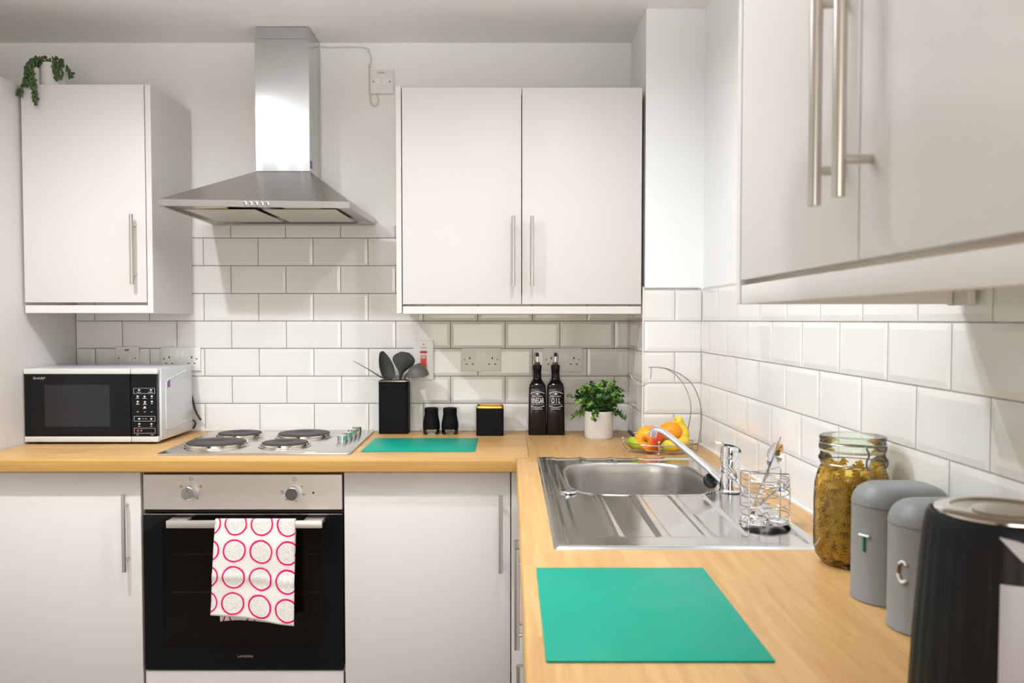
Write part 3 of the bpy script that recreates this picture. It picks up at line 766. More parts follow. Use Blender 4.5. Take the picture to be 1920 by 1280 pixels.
for u, v, hw in ((.31, .29, .0065), (.75, .29, .0075), (.25, .385, .005), (.52, .388, .0065), (.80, .388, .003), (.25, .470, .0045), (.25, .484, .0055), (.53, .470, .004), (.53, .484, .006), (.80, .474, .003), (.52, .548, .0055), (.25, .605, .004), (.52, .605, .003), (.79, .605, .003), (.45, .716, .0025), (.56, .716, .003), (.30, .838, .004), (.77, .838, .003), (.23, .975, .0035), (.80, .975, .005)):
    x, z = kp(u, v); ic.box(x-hw, x+hw, yk-.0002, yk, z-.0005, z+.0006)
part('keypad_icons', ic, M_inkw, cpn, world=True)
x, z = kp(.25, .908); part('stop_key', MB().lathe([(.0042, 0), (.0042, .0003), (0, .0003)], (x, yk, z), 16, axis='y'), mat('key_red', (.5, .03, .03), .4), cpn, world=True)
x, z = kp(.38, .905); part('start_key', MB().lathe([(.0028, 0), (.0028, .0003), (0, .0003)], (x, yk, z), 16, axis='y'), mat('key_blue', (.15, .35, .5), .4), cpn, world=True)
part('sticker', MB().box(mx1+.0001, mx1+.0004, 2.822, 2.845, 1.085, 1.132), M_label, t, world=True)
part('sticker_band', MB().box(mx1+.0004, mx1+.0006, 2.822, 2.845, 1.093, 1.120), M_purple, t, world=True)
for x in (-1.575, -1.20):
    for y in (2.79, 3.01): part('foot', MB().lathe([(.010, .0003), (.010, .0105), (0, .0105)], (x, y, WT), 14), M_dark, t, world=True)
cp = bez([(-1.172, 3.070, 1.045), (-1.160, 3.073, .99), (-1.150, 3.073, .968), (-1.140, 3.074, .952)], 6)
tag(part('power_lead', MB().tube(cp, .0038, 8).tube(bez([(-1.172, 3.07, .955), (-1.160, 3.072, .945), (-1.166, 3.07, .925), (-1.19, 3.07, .915)], 5), .003, 8), M_black), 'black power lead poking out behind the microwave', 'cable')

# ================================================================== GREEN BOARDS
def board(label, cx, cy, w, h, rz):
    o = part('worktop_saver', MB().prism(rrect(-w/2, w/2, -h/2, h/2, .003, 3), 2, 0, .0024, .0006, 2), M_green, None)
    o.location = (cx, cy, WT+.0004); o.rotation_euler = (0, 0, rz); return tag(o, label, 'mat', 'green worktop mats')
board('green rectangular mat lying beside the hob in front of the utensil holder', -.2890, 2.738, .3560, .2860, math.radians(.3))
board('large green rectangular mat lying on the right worktop in front of the sink', .1800, 1.1780, .2750, .3780, 0)

# ================================================================== UTENSIL HOLDER AND UTENSILS
def tin(name, label, cat, x0, x1, y0, y1, h, lipm, lid=.0):
    t = thing(name, label, cat, ((x0+x1)/2, (y0+y1)/2, WT+.0003)); w_, d_ = x1-x0, y1-y0; r = .012 if h > .15 else .008
    o = MB(); th = .0012
    outer = rrect(-w_/2, w_/2, -d_/2, d_/2, r, 5); inner = rrect(-w_/2+th, w_/2-th, -d_/2+th, d_/2-th, r-th, 5)
    def ring(pts, z, k=0): return [(x*(1+k/w_*2), y*(1+k/d_*2), z) for x, y in pts]
    zb = h*.868 if h > .15 else h*.70
    o.loft([ring(outer, 0), ring(outer, zb), ring(outer, zb+.001, -.0008), ring(outer, zb+.002), ring(outer, h-.004), ring(inner, h-.004), ring(inner, .002)], cap=True)
    part('body', o, M_blackm, t)
    l = MB().loft([ring(outer, h-.0038), ring(outer, h-.0005), ring(inner, h-.0005), ring(inner, h-.0038), ring(outer, h-.0038)], cap=False)
    part('rim', l, lipm, t)
    return t
t = tin('utensil_holder', 'tall black square tin holding grey cooking utensils beside the hob', 'utensil holder', -.4760, -.3690, 3.006, 3.084, .1925, mat('tin_rim', (.42, .38, .28), .3, 1))
hz = WT+.1925
t = tin('storage_tin', 'short open black square tin with brass-coloured inside', 'tin', -.1215, -.0245, 2.956, 3.046, .1020, M_gold)
gi = MB(); q = rrect(-.046, .046, -.0425, .0425, .007, 5)
gi.loft([[(x, y, .101) for x, y in q], [(x*.98, y*.98, .104) for x, y in q], [(x*.955, y*.95, .104) for x, y in q], [(x*.945, y*.94, .060) for x, y in q]], cap=False)
gi.b.faces.new([gi.b.verts.new((x*.945, y*.94, .060)) for x, y in q])
part('inner_liner', gi, M_gold, t)

def Mx(o, xdir, ndir):
    """frame: local x along xdir, local z (dish opens to +z) along ndir"""
    x = Vector(xdir).normalized(); n = Vector(ndir); n = (n-x*n.dot(x)).normalized(); y = n.cross(x)
    return Matrix.Translation(o) @ Matrix((x, y, n)).transposed().to_4x4()
# spoon at the left
s_ = MB(); d = Vector((-.030, -.012, .103)).normalized()
a = Vector((-.4330, 3.030, hz-.004)); s_.tube([(-.405, 3.055, WT+.012), a, a+d*.012], .004, 8)
s_.paddle(Mx(a+d*.006, d, (.35, -1, .25)), 18, .108, lambda t_: .006+.0205*math.sin(PI*min(1, (t_*.86+.14))**.9)**.8 if t_ < .98 else .006, lambda t_: .013*math.sin(PI*min(1, t_*.9+.08)), .002)
tag(part('serving_spoon', s_, M_nylon), 'dark grey nylon serving spoon, leftmost broad head in the utensil holder', 'spoon', 'cooking utensils in the holder')
# fish-slice edge-on
s_ = MB(); s_.tube([(-.395, 3.062, WT+.012), (-.455, 3.052, hz+.002), (-.474, 3.048, hz+.011)], .003, 8)
s_.tube([(-.474, 3.048, hz+.011), (-.520, 3.040, hz+.041), (-.570, 3.032, hz+.070)], .001, 8, radii=[.003, .0016, .0010])
tag(part('slotted_turner', s_, M_nylon2), 'thin-bladed turner seen edge on, sticking out left of the utensil holder', 'turner', 'cooking utensils in the holder')
# spatula/solid spoon in the middle
s_ = MB(); a = Vector((-.4020, 3.025, hz-.004)); d = Vector((.022, -.012, .098)).normalized()
s_.tube([(-.415, 3.060, WT+.012), a, a+d*.018], .0045, 8)
s_.paddle(Mx(a+d*.012, d, (-.25, 1, .1)), 18, .098, lambda t_: .006+.0355*sstep(.10, .72, t_)*(1-max(0, (t_-.66)/.34)**2.4*.80), lambda t_: .008*math.sin(PI*t_), .002)
tag(part('serving_spoon', s_, M_nylon), 'dark grey nylon spoon seen from the back, broad head in the middle of the holder', 'spoon', 'cooking utensils in the holder')
# ladle at the right, bowl upside down
s_ = MB(); s_.tube(bez([(-.400, 3.05, WT+.02), (-.385, 3.04, hz), (-.362, 3.03, hz+.030), (-.345, 3.02, hz+.052), (-.325, 3.012, hz+.060)], 5), .004, 8)
cc = Vector((-.3310, 2.998, hz+.0185)); R_ = .040
pr_ = [(R_, 0), (R_*.97, .008), (R_*.86, .020), (R_*.66, .031), (R_*.38, .0385), (R_*.1, .041), (1e-5, .0412)]
rot = Matrix.Rotation(math.radians(-8), 4, 'Y') @ Matrix.Rotation(math.radians(10), 4, 'X')
s_.lathe(pr_, cc, 32, cap=False, mtx=rot)
s_.lathe([(r_*.955, z*.955) for r_, z in pr_], cc, 32, cap=False, mtx=rot)
tag(part('ladle', s_, M_nylon2), 'grey nylon ladle with upturned bowl hanging right of the utensil holder', 'ladle', 'cooking utensils in the holder')

# ================================================================== SHAKERS
def shaker(label, x, y):
    t = thing('shaker', label, 'shaker', (x, y, WT+.0003), group='salt and pepper shakers')
    part('glass_base', MB().lathe([(.0285, 0), (.0300, .003), (.0300, .0195)], seg=32), M_shakerg, t)
    part('body', MB().lathe([(.0302, .0185), (.0310, .026), (.0300, .042), (.0262, .062), (.0245, .0735), (.0250, .0750), (.0252, .0880), (.0245, .0930), (.0215, .0950), (0, .0952)], seg=32), M_blackm, t)
    return t
shaker('black and glass shaker, the left one of the pair by the square tin', -.2850, 3.010)
shaker('black and glass shaker, the right one of the pair by the square tin', -.2180, 3.010)

# ================================================================== BOTTLES
M_bot = mat('black_glass_bottle', (.005, .004, .004), .10, spec=.35)
def bottle(label, x, word, x_lean, dropx):
    t = thing('glass_bottle', label, 'bottle', (x, 3.005, WT+.0003), group='oil and vinegar bottles')
    def sq(w_, z, r, cxo=0): return [(a+cxo, b_, z) for a, b_ in rrect(-w_, w_, -w_, w_, min(r, w_*.999), 5)]
    b_ = MB()
    b_.loft([sq(.0318, 0, .006), sq(.0325, .004, .006), sq(.0305, .155, .007), sq(.0298, .170, .008), sq(.0275, .180, .012), sq(.0215, .190, .017), sq(.0165, .197, .0160), sq(.0150, .203, .0148), sq(.0150, .228, .0148), sq(.0160, .231, .0158), sq(.0163, .246, .0160), sq(.0150, .2500, .0148)])
    part('body', b_, M_bot, t, smooth=50)
    part('cork', MB().lathe([(.0100, .2502), (.0105, .2570), (.004, .2590), (0, .2590)], seg=20), mat('cork', (.20, .08, .04), .6), t)
    part('spout', MB().cyl((0, 0, .2592), (0, 0, .2790), .0036, 12), M_chrome, t)
    cp_ = part('spout_cap', MB().lathe([(.0055, .2792), (.0062, .280), (.0052, .2920), (.003, .2935), (0, .2935)], seg=16), M_black, t)
    lp = MB().tube(bez([(0, 0, .291), (dropx*.9, -.002, .290), (dropx*1.35, -.002, .277), (dropx*1.1, -.001, .264), (dropx*.3, 0, .260)], 5), .0009, 6)
    part('cap_strap', lp, M_black, cp_)
    # the printed label
    yl_ = -.0318
    def fy(x_, z_): return Matrix.Translation((x_, -.0326+z_*.0130, z_)) @ Matrix.Rotation(PI/2-.0129, 4, 'X')
    text('label_word', word, .0275, fy(0, .1225), M_inkw, t, world=False, sx=.395 if word != 'OIL' else .50, space=1.0 if word != 'OIL' else 1.75)
    text('label_script', 'Italian Tradition', .0062, fy(0, .1392), M_inkw, t, world=False, sx=.95)
    text('label_numerals', '18      87', .0048, fy(0, .1478), M_inkw, t, world=False)
    lines = MB()
    for zc, rr, a0, a1, n_ in ((.1020, .0530, 64, 116, 13), (.1525, .0530, 245, 295, 13)):
        for k in range(n_):
            a = math.radians(a0+(a1-a0)*k/(n_-1)); x_, z_ = rr*math.cos(a), zc+rr*math.sin(a)
            y_ = -.0326+z_*.0130-.0003
            lines.box(x_-.0012, x_+.0012, y_-.0001, y_+.0002, z_-.0014, z_+.0010)
    for z_, hw, h_ in ((.1100, .0215, .0003), (.0935, .0170, .0007)):
        y_ = -.0326+z_*.0130-.0003; lines.box(-hw, hw, y_-.0001, y_+.0002, z_-h_, z_+h_)
    y_ = -.0326+.148*.0130-.0003
    lines.lathe([(.0030, 0), (.0030, .0002), (0, .0002)], (0, y_, .1478), 16, axis='y')
    part('label_print', lines, M_inkw, t)
    return t
bottle('black square glass bottle lettered VINEGAR', .0965, 'VINEGAR', 0, -.0085)
bottle('black square glass bottle lettered OIL', .1618, 'OIL', 0, .0075)

# ================================================================== LEAFY PLANT IN POT
def pot_mat(name, kind):
    m = mat(name, (.74, .71, .70), .55); b = B(m)
    uvn = N(m, 'ShaderNodeUVMap'); sp = N(m, 'ShaderNodeSeparateXYZ'); L(m, uvn.outputs[0], sp.inputs[0])
    def mth(op, a, bb=None):
        n = N(m, 'ShaderNodeMath', operation=op)
        for i, v in enumerate((a, bb)):
            if v is None: continue
            if isinstance(v, (int, float)): n.inputs[i].default_value = v
            else: L(m, v, n.inputs[i])
        return n.outputs[0]
    if kind == 'diamond':
        u = mth('MULTIPLY', sp.outputs[0], PI*34); v = mth('MULTIPLY', sp.outputs[1], PI/.0125)
        a = mth('ABSOLUTE', mth('SINE', mth('ADD', u, v))); c = mth('ABSOLUTE', mth('SINE', mth('SUBTRACT', u, v)))
        h = mth('MINIMUM', mth('MINIMUM', a, c), .5)
    else:
        u = mth('MULTIPLY', sp.outputs[0], PI*56); h = mth('MULTIPLY', mth('ABSOLUTE', mth('SINE', u)), .6)
    bp = N(m, 'ShaderNodeBump'); bp.inputs['Strength'].default_value = 1; bp.inputs['Distance'].default_value = .0014
    L(m, h, bp.inputs['Height']); L(m, bp.outputs[0], b.inputs['Normal'])
    mr = N(m, 'ShaderNodeMix', data_type='RGBA'); mr.inputs[6].default_value = (.66, .64, .63, 1); mr.inputs[7].default_value = (.80, .78, .77, 1)
    L(m, mth('MULTIPLY', h, 2), mr.inputs[0]); L(m, mr.outputs[2], b.inputs['Base Color'])
    return m
M_potd = pot_mat('diamond_pot', 'diamond'); M_potr = pot_mat('ribbed_pot', 'rib')
def leaf(mb, o, d, up, ln, wd, mi):
    d = d.normalized(); sd = d.cross(up)
    if sd.length < 1e-3: sd = d.orthogonal()
    sd.normalize(); up = sd.cross(d)
    V = mb.b.verts.new
    p0 = V(o); pm = [V(o+d*ln*t_+up*ln*.10*math.sin(PI*t_)) for t_ in (.35, .7)]
    pl = [V(o+d*ln*t_+sd*wd*k+up*ln*(.10*math.sin(PI*t_)+.12)) for t_, k in ((.3, .42), (.62, .46))]
    pr2 = [V(o+d*ln*t_-sd*wd*k+up*ln*(.10*math.sin(PI*t_)+.12)) for t_, k in ((.3, .42), (.62, .46))]
    p1 = V(o+d*ln)
    for f in ((p0, pm[0], pl[0]), (pm[0], pm[1], pl[1], pl[0]), (pm[1], p1, pl[1]), (p0, pr2[0], pm[0]), (pm[0], pr2[0], pr2[1], pm[1]), (pm[1], pr2[1], p1)):
        ff = mb.b.faces.new(f); ff.material_index = mi
t = thing('potted_plant', 'bushy green plant in a white diamond-patterned pot by the corner', 'plant', (.3070, 2.900, WT+.0003))
pp = [(.0455, 0), (.0475, .004), (.0485, .010), (.0515, .090), (.0520, .0945), (.0508, .0960), (.0495, .0945), (.047, .08)]
part('pot', MB().lathe(pp, seg=64, cap=False).lathe([(.0455, 0.0001), (0, .0001)], seg=64, cap=False), M_potd, t)
part('soil', MB().lathe([(.0472, .082), (0, .086)], seg=32, cap=False), M_soil, t)
random.seed(11); fol = MB(); stm = MB()
for i in range(96):
    a = 2*PI*i*.382+random.uniform(-.2, .2); el = random.uniform(.10, 1.0)**.6
    ln = random.uniform(.066, .092)+.034*el*el
    if i % 4 == 1: ln = random.uniform(.035, .055)
    if i in (3, 9): ln = .11
    dirx = Vector((math.cos(a)*(1.0-el*.62), math.sin(a)*(.95-el*.55)*.75, .25+el*.95)).normalized()
    if i % 11 == 5: dirx = Vector((math.cos(a), math.sin(a)*.8, .02)).normalized(); ln = .070
    o = Vector((math.cos(a)*.018, math.sin(a)*.018, .086)); prev = o; mi = random.choice((0, 0, 0, 1, 1, 2))
    pts_ = []
    for k in range(9):
        t_ = k/8; p_ = o+dirx*ln*t_+Vector((0, 0, .012*math.sin(PI*t_)))-Vector((0, 0, .012*t_*t_)); pts_.append(p_)
    stm.tube(pts_, .0009, 5)
    for k in range(1, 9):
        tw = k*1.57+i; u1 = dirx.orthogonal().normalized(); u2 = dirx.cross(u1)
        for sgn in (-1, 1):
            s1 = (u1*math.cos(tw)+u2*math.sin(tw))*sgn
            leaf(fol, pts_[k], dirx*.55+s1+Vector((0, 0, .1)), dirx, random.uniform(.0135, .0195), random.uniform(.0115, .0150), mi if random.random() < .8 else 2)
    leaf(fol, pts_[-1], dirx, Vector((0, 1, 0)), .013, .010, 2 if mi else 1)
part('foliage', fol, [M_leafd, M_leafm, M_leafl], t, smooth=0, recalc=False)
part('stems', stm, M_stem, t)

# trailing plant on the left wall cabinet
t = thing('trailing_plant', 'trailing bead-leaved plant in a small white ribbed pot on top of the left wall cabinet', 'plant', (-1.5180, 2.810, ZT+.0004))
part('pot', MB().lathe([(.0350, 0), (.0385, .003), (.0400, .010), (.0410, .060), (.0395, .0765), (.0380, .0770), (.037, .066)], seg=48, cap=False).lathe([(.035, .0002), (0, .0002)], seg=48, cap=False), M_potr, t)
part('soil', MB().lathe([(.0375, .067), (0, .071)], seg=24, cap=False), M_soil, t)
random.seed(5); fol = MB(); stm = MB()
strands = [
 [(-.020, -.015, .070), (-.040, -.035, .082), (-.056, -.045, .060), (-.056, -.050, .030), (-.060, -.056, .000), (-.074, -.058, -.018), (-.079, -.060, -.037)],
 [(-.012, -.02, .072), (-.028, -.043, .078), (-.037, -.056, .055), (-.036, -.058, .020), (-.030, -.060, -.012), (-.026, -.062, -.045), (-.021, -.0625, -.072)],
 [(-.025, -.005, .070), (-.048, -.02, .080), (-.064, -.03, .060), (-.064, -.035, .034), (-.058, -.040, .012), (-.066, -.044, .005)],
 [(-.015, -.01, .072), (-.032, -.030, .088), (-.046, -.040, .070), (-.050, -.050, .045), (-.044, -.055, .012), (-.048, -.06, -.005)],
 [(.015, -.015, .072), (.024, -.032, .080), (.031, -.043, .062), (.034, -.045, .040), (.039, -.046, .015)],
 [(.02, -.005, .070), (.036, -.018, .080), (.044, -.030, .072), (.045, -.034, .045), (.047, -.036, .018)],
 [(.022, .005, .068), (.040, .010, .070), (.052, .012, .055), (.055, .012, .040)],
 [(-.01, .0, .072), (-.018, -.012, .092), (-.022, -.02, .098)], [(0, -.01, .072), (.004, -.02, .083), (.000, -.030, .083)], [(.01, 0, .072), (.016, -.012, .088), (.018, -.02, .094)]]
for sd_ in strands:
    pts_ = bez(sd_, 6); stm.tube(pts_, .0009, 5)
    accd = 0; j = 0
    for k in range(1, len(pts_)):
        accd += (pts_[k]-pts_[k-1]).length
        if accd > .0048:
            accd = 0; j += 1; tg = (pts_[k]-pts_[k-1]).normalized(); a = j*2.3
            u1 = tg.orthogonal().normalized(); u2 = tg.cross(u1); od = u1*math.cos(a)+u2*math.sin(a)
            if od.y > .3: od.y *= -.6
            od.normalize(); sz = random.uniform(.0050, .0072)
            fol.sphere(pts_[k]+Vector((-od.x, -abs(od.y), od.z*.5))*sz*1.2, sz*.85, 8, sx=.65, sy=.95, sz=1.15, mtx=Matrix.Rotation(random.uniform(-1, 1), 4, 'Y'))
            fol.sphere(pts_[k]+od*sz*1.1, sz, 8, sx=.62, sy=.95, sz=1.2, mtx=Matrix.Rotation(random.uniform(-1, 1), 4, 'Y') @ Matrix.Rotation(random.uniform(0, 3), 4, 'Z'))
part('foliage', fol, M_bead, t); part('stems', stm, M_stem, t)

# ================================================================== FRUIT BASKET WITH HOOK
FX, FY = .4610, 2.6180
t = thing('fruit_basket', 'chrome wire fruit basket with an arched banana hook in the corner', 'fruit basket', (FX, FY, WT+.0003))
def circ(r, z, n=48, cx=0, cy=0): return [(cx+r*math.cos(2*PI*k/n), cy+r*math.sin(2*PI*k/n), z) for k in range(n)]
fb = MB()
fb.tube(circ(.110, .031), .0017, 8, closed=True).tube(circ(.085, .012), .0014, 8, closed=True).tube(circ(.060, .0105), .0012, 6, closed=True).tube(circ(.035, .0105), .0012, 6, closed=True)
for k in range(10):
    a = 2*PI*k/10+.31; c_, s2 = math.cos(a), math.sin(a)
    fb.tube([(r_*c_, r_*s2, z) for r_, z in ((.01, .0092), (.085, .0102), (.1005, .020), (.1095, .030))], .0011, 6)
part('bowl', fb, M_wire, t)
for k in range(5):
    a = 2*PI*k/5+PI*1.46; c_, s2 = math.cos(a), math.sin(a)
    q = MB().tube([(.092*c_, .092*s2, .006), (.106*c_, .106*s2, .012), (.1125*c_, .1125*s2, .024), (.1128*c_, .1128*s2, .040)], .0015, 6)
    q.sphere((.1128*c_, .1128*s2, .0425), .0040, 12).sphere((.092*c_, .092*s2, .0045), .0044, 12)
    part('foot', q, M_chrome, t)
arc = MB()
A1 = [(.122, -.025, .004), (.127, -.025, .050), (.1335, -.025, .105), (.127, -.024, .158), (.106, -.020, .208), (.074, -.012, .238), (.036, -.004, .256), (.010, .0, .2615), (-.022, .0, .2630)]
A2 = [(.100, .045, .030), (.110, .043, .085), (.1140, .040, .125), (.107, .034, .165), (.088, .026, .205), (.062, .016, .236), (.034, .006, .2545), (.010, .001, .2610), (-.022, .0, .2630)]
arc.tube(bez(A1, 8), .0017, 8).tube(bez(A2, 8), .0017, 8).tube([(.122, -.025, .004), (.118, -.01, .004), (.098, .0, .0098)], .0017, 8)
arc.tube(bez([(-.028, 0, .263), (-.020, 0, .258), (-.024, -.004, .225), (-.037, -.008, .210), (-.055, -.012, .2035), (-.070, -.014, .211), (-.080, -.016, .226), (-.087, -.018, .241)], 6), .0015, 8)
part('banana_hook', arc, M_wire, t)
# fruit
def fruit_mat(name, c0, c1, c2=None, rough=.35, scale=6, seed=0, bump=0):
    m = mat(name, c0, rough, spec=.5); b = B(m); tc = N(m, 'ShaderNodeTexCoord')
    mp = N(m, 'ShaderNodeMapping'); mp.inputs['Location'].default_value = (seed, 0, 0); L(m, tc.outputs['Object'], mp.inputs[0])
    nz = N(m, 'ShaderNodeTexNoise'); nz.inputs['Scale'].default_value = scale; nz.inputs['Detail'].default_value = 4; L(m, mp.outputs[0], nz.inputs['Vector'])
    r = N(m, 'ShaderNodeValToRGB'); e = r.color_ramp.elements; e[0].position = .38; e[0].color = (*c0, 1); e[1].position = .62; e[1].color = (*c1, 1)
    L(m, nz.outputs[0], r.inputs[0]); L(m, r.outputs[0], b.inputs['Base Color'])
    if bump:
        n2 = N(m, 'ShaderNodeTexNoise'); n2.inputs['Scale'].default_value = 350; L(m, tc.outputs['Object'], n2.inputs['Vector'])
        bp = N(m, 'ShaderNodeBump'); bp.inputs['Strength'].default_value = bump; bp.inputs['Distance'].default_value = .001; L(m, n2.outputs[0], bp.inputs['Height']); L(m, bp.outputs[0], b.inputs['Normal'])
    return m
M_apple = fruit_mat('apple_skin', (.92, .42, .02), (.68, .06, .02), scale=14, rough=.25)
_m = M_apple; _r = [n for n in _m.node_tree.nodes if n.type == 'VALTORGB'][0]; _n = [n for n in _m.node_tree.nodes if n.type == 'TEX_NOISE'][0]
_tc = N(_m, 'ShaderNodeTexCoord'); _sp = N(_m, 'ShaderNodeSeparateXYZ'); L(_m, _tc.outputs['Object'], _sp.inputs[0])
_ml = N(_m, 'ShaderNodeMath', operation='MULTIPLY_ADD'); L(_m, _sp.outputs[0], _ml.inputs[0]); _ml.inputs[1].default_value = 7.5; L(_m, _n.outputs[0], _ml.inputs[2]); L(_m, _ml.outputs[0], _r.inputs[0])
_r.color_ramp.elements[0].position = .30; _r.color_ramp.elements[1].position = .72
M_orange = fruit_mat('orange_peel', (.92, .30, .005), (.95, .36, .01), rough=.4, bump=.4)
def banana_mat(name, lo, mid, hi_, x0, x1):
    m = mat(name, mid, .45); b = B(m); tc = N(m, 'ShaderNodeTexCoord'); sp = N(m, 'ShaderNodeSeparateXYZ'); L(m, tc.outputs['Object'], sp.inputs[0])
    mr = N(m, 'ShaderNodeMapRange'); mr.inputs[1].default_value = x0; mr.inputs[2].default_value = x1; L(m, sp.outputs[0], mr.inputs[0])
    r = N(m, 'ShaderNodeValToRGB'); e = r.color_ramp.elements; e[0].position = 0; e[0].color = (*lo, 1); e[1].position = 1; e[1].color = (*hi_, 1)
    q = e.new(.32); q.color = (*mid, 1); L(m, mr.outputs[0], r.inputs[0]); L(m, r.outputs[0], b.inputs['Base Color']); return m
M_ban = banana_mat('banana_skin', (.28, .42, .03), (.85, .62, .04), (.80, .55, .03), -.048, .05)
M_bang = banana_mat('green_banana_skin', (.15, .30, .01), (.42, .50, .02), (.35, .45, .02), -.05, .05)
ap = MB(); R_ = .0425
pf = []
for k in range(25):
    a = -PI/2+PI*k/24; rr = R_*math.cos(a)*(1+.04*math.sin(a)); z = R_*.90*math.sin(a)
    z -= .016*math.exp(-(rr/.011)**2)*(1 if a > 0 else -.6)
    pf.append((max(rr, 1e-5), z))
tilt = Matrix.Rotation(math.radians(66), 4, 'X') @ Matrix.Identity(4)
ap.lathe(pf, (0, 0, 0), 40, cap=False, mtx=Matrix.Rotation(math.radians(-34), 4, 'Z') @ Matrix.Rotation(math.radians(96), 4, 'X'))
ap_t = thing('apple', 'large orange-red apple at the front of the fruit basket, dimple facing out', 'apple', (FX-.0330, FY-.048, WT+.0440), group=None)
part('flesh', ap, M_apple, ap_t)
sdv = Matrix.Rotation(math.radians(-34), 4, 'Z') @ Matrix.Rotation(math.radians(96), 4, 'X')
sk = MB().tube([sdv @ Vector((0, 0, .024)), sdv @ Vector((.001, .0, .033))], .0016, 7)
part('stalk', sk, mat('stalk', (.10, .05, .02), .7), ap_t)
orn = MB().sphere((0, 0, 0), .0385, 36, sz=.96)
o_ = part('orange', orn, M_orange, None); o_.location = (FX+.0430, FY+.012, WT+.0170)
tag(o_, 'round orange resting behind the apple in the fruit basket', 'orange')
def banana(label, pts, r, m, stem=True, flip=False):
    g = MB(); P_ = bez(pts, 7); n = len(P_); rad = []
    for i in range(n):
        t_ = i/(n-1); rad.append(r*(.16+.84*min(1, sstep(0, .16, t_)))*(1-.78*sstep(.78, .93, t_)) if stem else r*(.15+.85*sstep(0, .16, t_))*(1-.8*sstep(.86, 1, t_)))
    g.tube(P_, r, 12, radii=rad)
    o = part('banana', g, m, None, smooth=70); tag(o, label, 'banana', 'bananas in the fruit basket'); return o
zb = WT+.030
banana('yellow banana with a green tip lying at the front of the basket', [(FX-.004, FY-.080, zb+.000), (FX+.020, FY-.083, zb-.001), (FX+.048, FY-.074, zb), (FX+.071, FY-.054, zb+.004), (FX+.083, FY-.026, zb+.012)], .0168, M_ban, stem=False)
banana('yellow banana standing its curved stem up at the right of the basket', [(FX+.062, FY-.02, zb+.005), (FX+.078, FY+.005, zb+.010), (FX+.086, FY+.018, zb+.024), (FX+.074, FY+.026, zb+.046), (FX+.067, FY+.026, zb+.064), (FX+.058, FY+.022, zb+.070)], .0185, M_ban)
banana('green banana lying at the left side of the basket', [(FX-.088, FY-.012, zb+.008), (FX-.080, FY-.030, zb+.001), (FX-.066, FY-.046, zb-.002), (FX-.045, FY-.050, zb-.002), (FX-.02, FY-.02, zb-.004)], .0165, M_bang, stem=False)

# ================================================================== SINK
t = thing('kitchen_sink', 'stainless steel sink with bowl and ribbed drainer set in the oak worktop', 'sink', ((SX0+SX1)/2, (SY0+SY1)/2, WT))
ZS = WT+.0035; YD = 1.945
BX0, BX1, BY0, BY1 = .146, .508, 1.958, 2.396
chn = [(.128, .196), (.212, .283), (.304, .370), (.388, .452)]
def sz(x, y):
    """height of the pressed steel top"""
    d_ = min(x-SX0, SX1-x, y-SY0, SY1-y)
    z = ZS-.0034*(1-sstep(0, .005, d_))+.0012*sstep(0, .012, d_)
    inset = sstep(.022, .032, d_); z -= .0040*inset
    for a, b_ in chn:
        e = min(sstep(a-.005, a+.005, x), 1-sstep(b_-.005, b_+.005, x)); q = sstep(1.566, 1.582, y)
        z -= .0030*e*q
    return z
sk = MB()
NX_, NY_ = 150, 110
gx = [SX0+(SX1-SX0)*i/NX_ for i in range(NX_+1)]
def gedge(v, lo, hi):     # finer lines near the rolled edge
    return v
ys = [SY0+(YD-SY0)*j/NY_ for j in range(NY_+1)]
grid = [[sk.b.verts.new((x, y, sz(x, y))) for x in gx] for y in ys]
for j in range(NY_):
    for i in range(NX_): sk.b.faces.new((grid[j][i], grid[j][i+1], grid[j+1][i+1], grid[j+1][i]))
# bowl block: loops from the block outline to the rounded bowl opening, then down
NP = 200
def outl(k, d=0):      # point k on the outline of the bowl end of the sink, inset by d on its three free sides
    a = 2*PI*k/NP; cx, cy = (BX0+BX1)/2, (BY0+BY1)/2; dx, dy = math.cos(a), math.sin(a)
    ts = []
    if dx > 1e-9: ts.append((SX1-d-cx)/dx)
    if dx < -1e-9: ts.append((SX0+d-cx)/dx)
    if dy > 1e-9: ts.append((SY1-d-cy)/dy)
    if dy < -1e-9: ts.append((YD-cy)/dy)
    m_ = min(ts); return cx+dx*m_, cy+dy*m_
def inn_(k, ins, p=4.2):  # superellipse bowl opening
    a = 2*PI*k/NP; cx, cy = (BX0+BX1)/2, (BY0+BY1)/2; A_, B_ = (BX1-BX0)/2-ins, (BY1-BY0)/2-ins
    dx, dy = math.cos(a), math.sin(a); r_ = 1/((abs(dx)/A_)**p+(abs(dy)/B_)**p)**(1/p); return cx+dx*r_, cy+dy*r_
loops = []
for d_ in (0, .002, .004, .006, .009, .012, .017, .022, .025, .028, .032):
    loops.append([(*outl(k, d_), sz(*outl(k, d_))) for k in range(NP)])
for f_ in (.15, .3, .45, .6, .75, .9, 1):
    lp = []
    for k in range(NP):
        ox, oy = outl(k, .032); ix, iy = inn_(k, -.004); x, y = ox+(ix-ox)*f_, oy+(iy-oy)*f_
        lp.append((x, y, sz(x, y)))
    loops.append(lp)
bl = []
for ins, dz in ((-.001, -.0008), (.002, -.004), (.004, -.010), (.006, -.030), (.010, -.080), (.016, -.130), (.026, -.152), (.045, -.165), (.08, -.170), (.13, -.172)):
    bl.append([(*inn_(k, ins, 4.2 if ins < .05 else 3), ZS-.0028+dz) for k in range(NP)])
sk.loft(loops, cap=False)
bmesh.ops.remove_doubles(sk.b, verts=sk.b.verts[:], dist=.0003)
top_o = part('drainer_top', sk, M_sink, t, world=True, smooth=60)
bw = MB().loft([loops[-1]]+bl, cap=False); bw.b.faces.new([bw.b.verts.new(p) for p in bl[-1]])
part('bowl', bw, M_bowl, t, world=True, smooth=60)
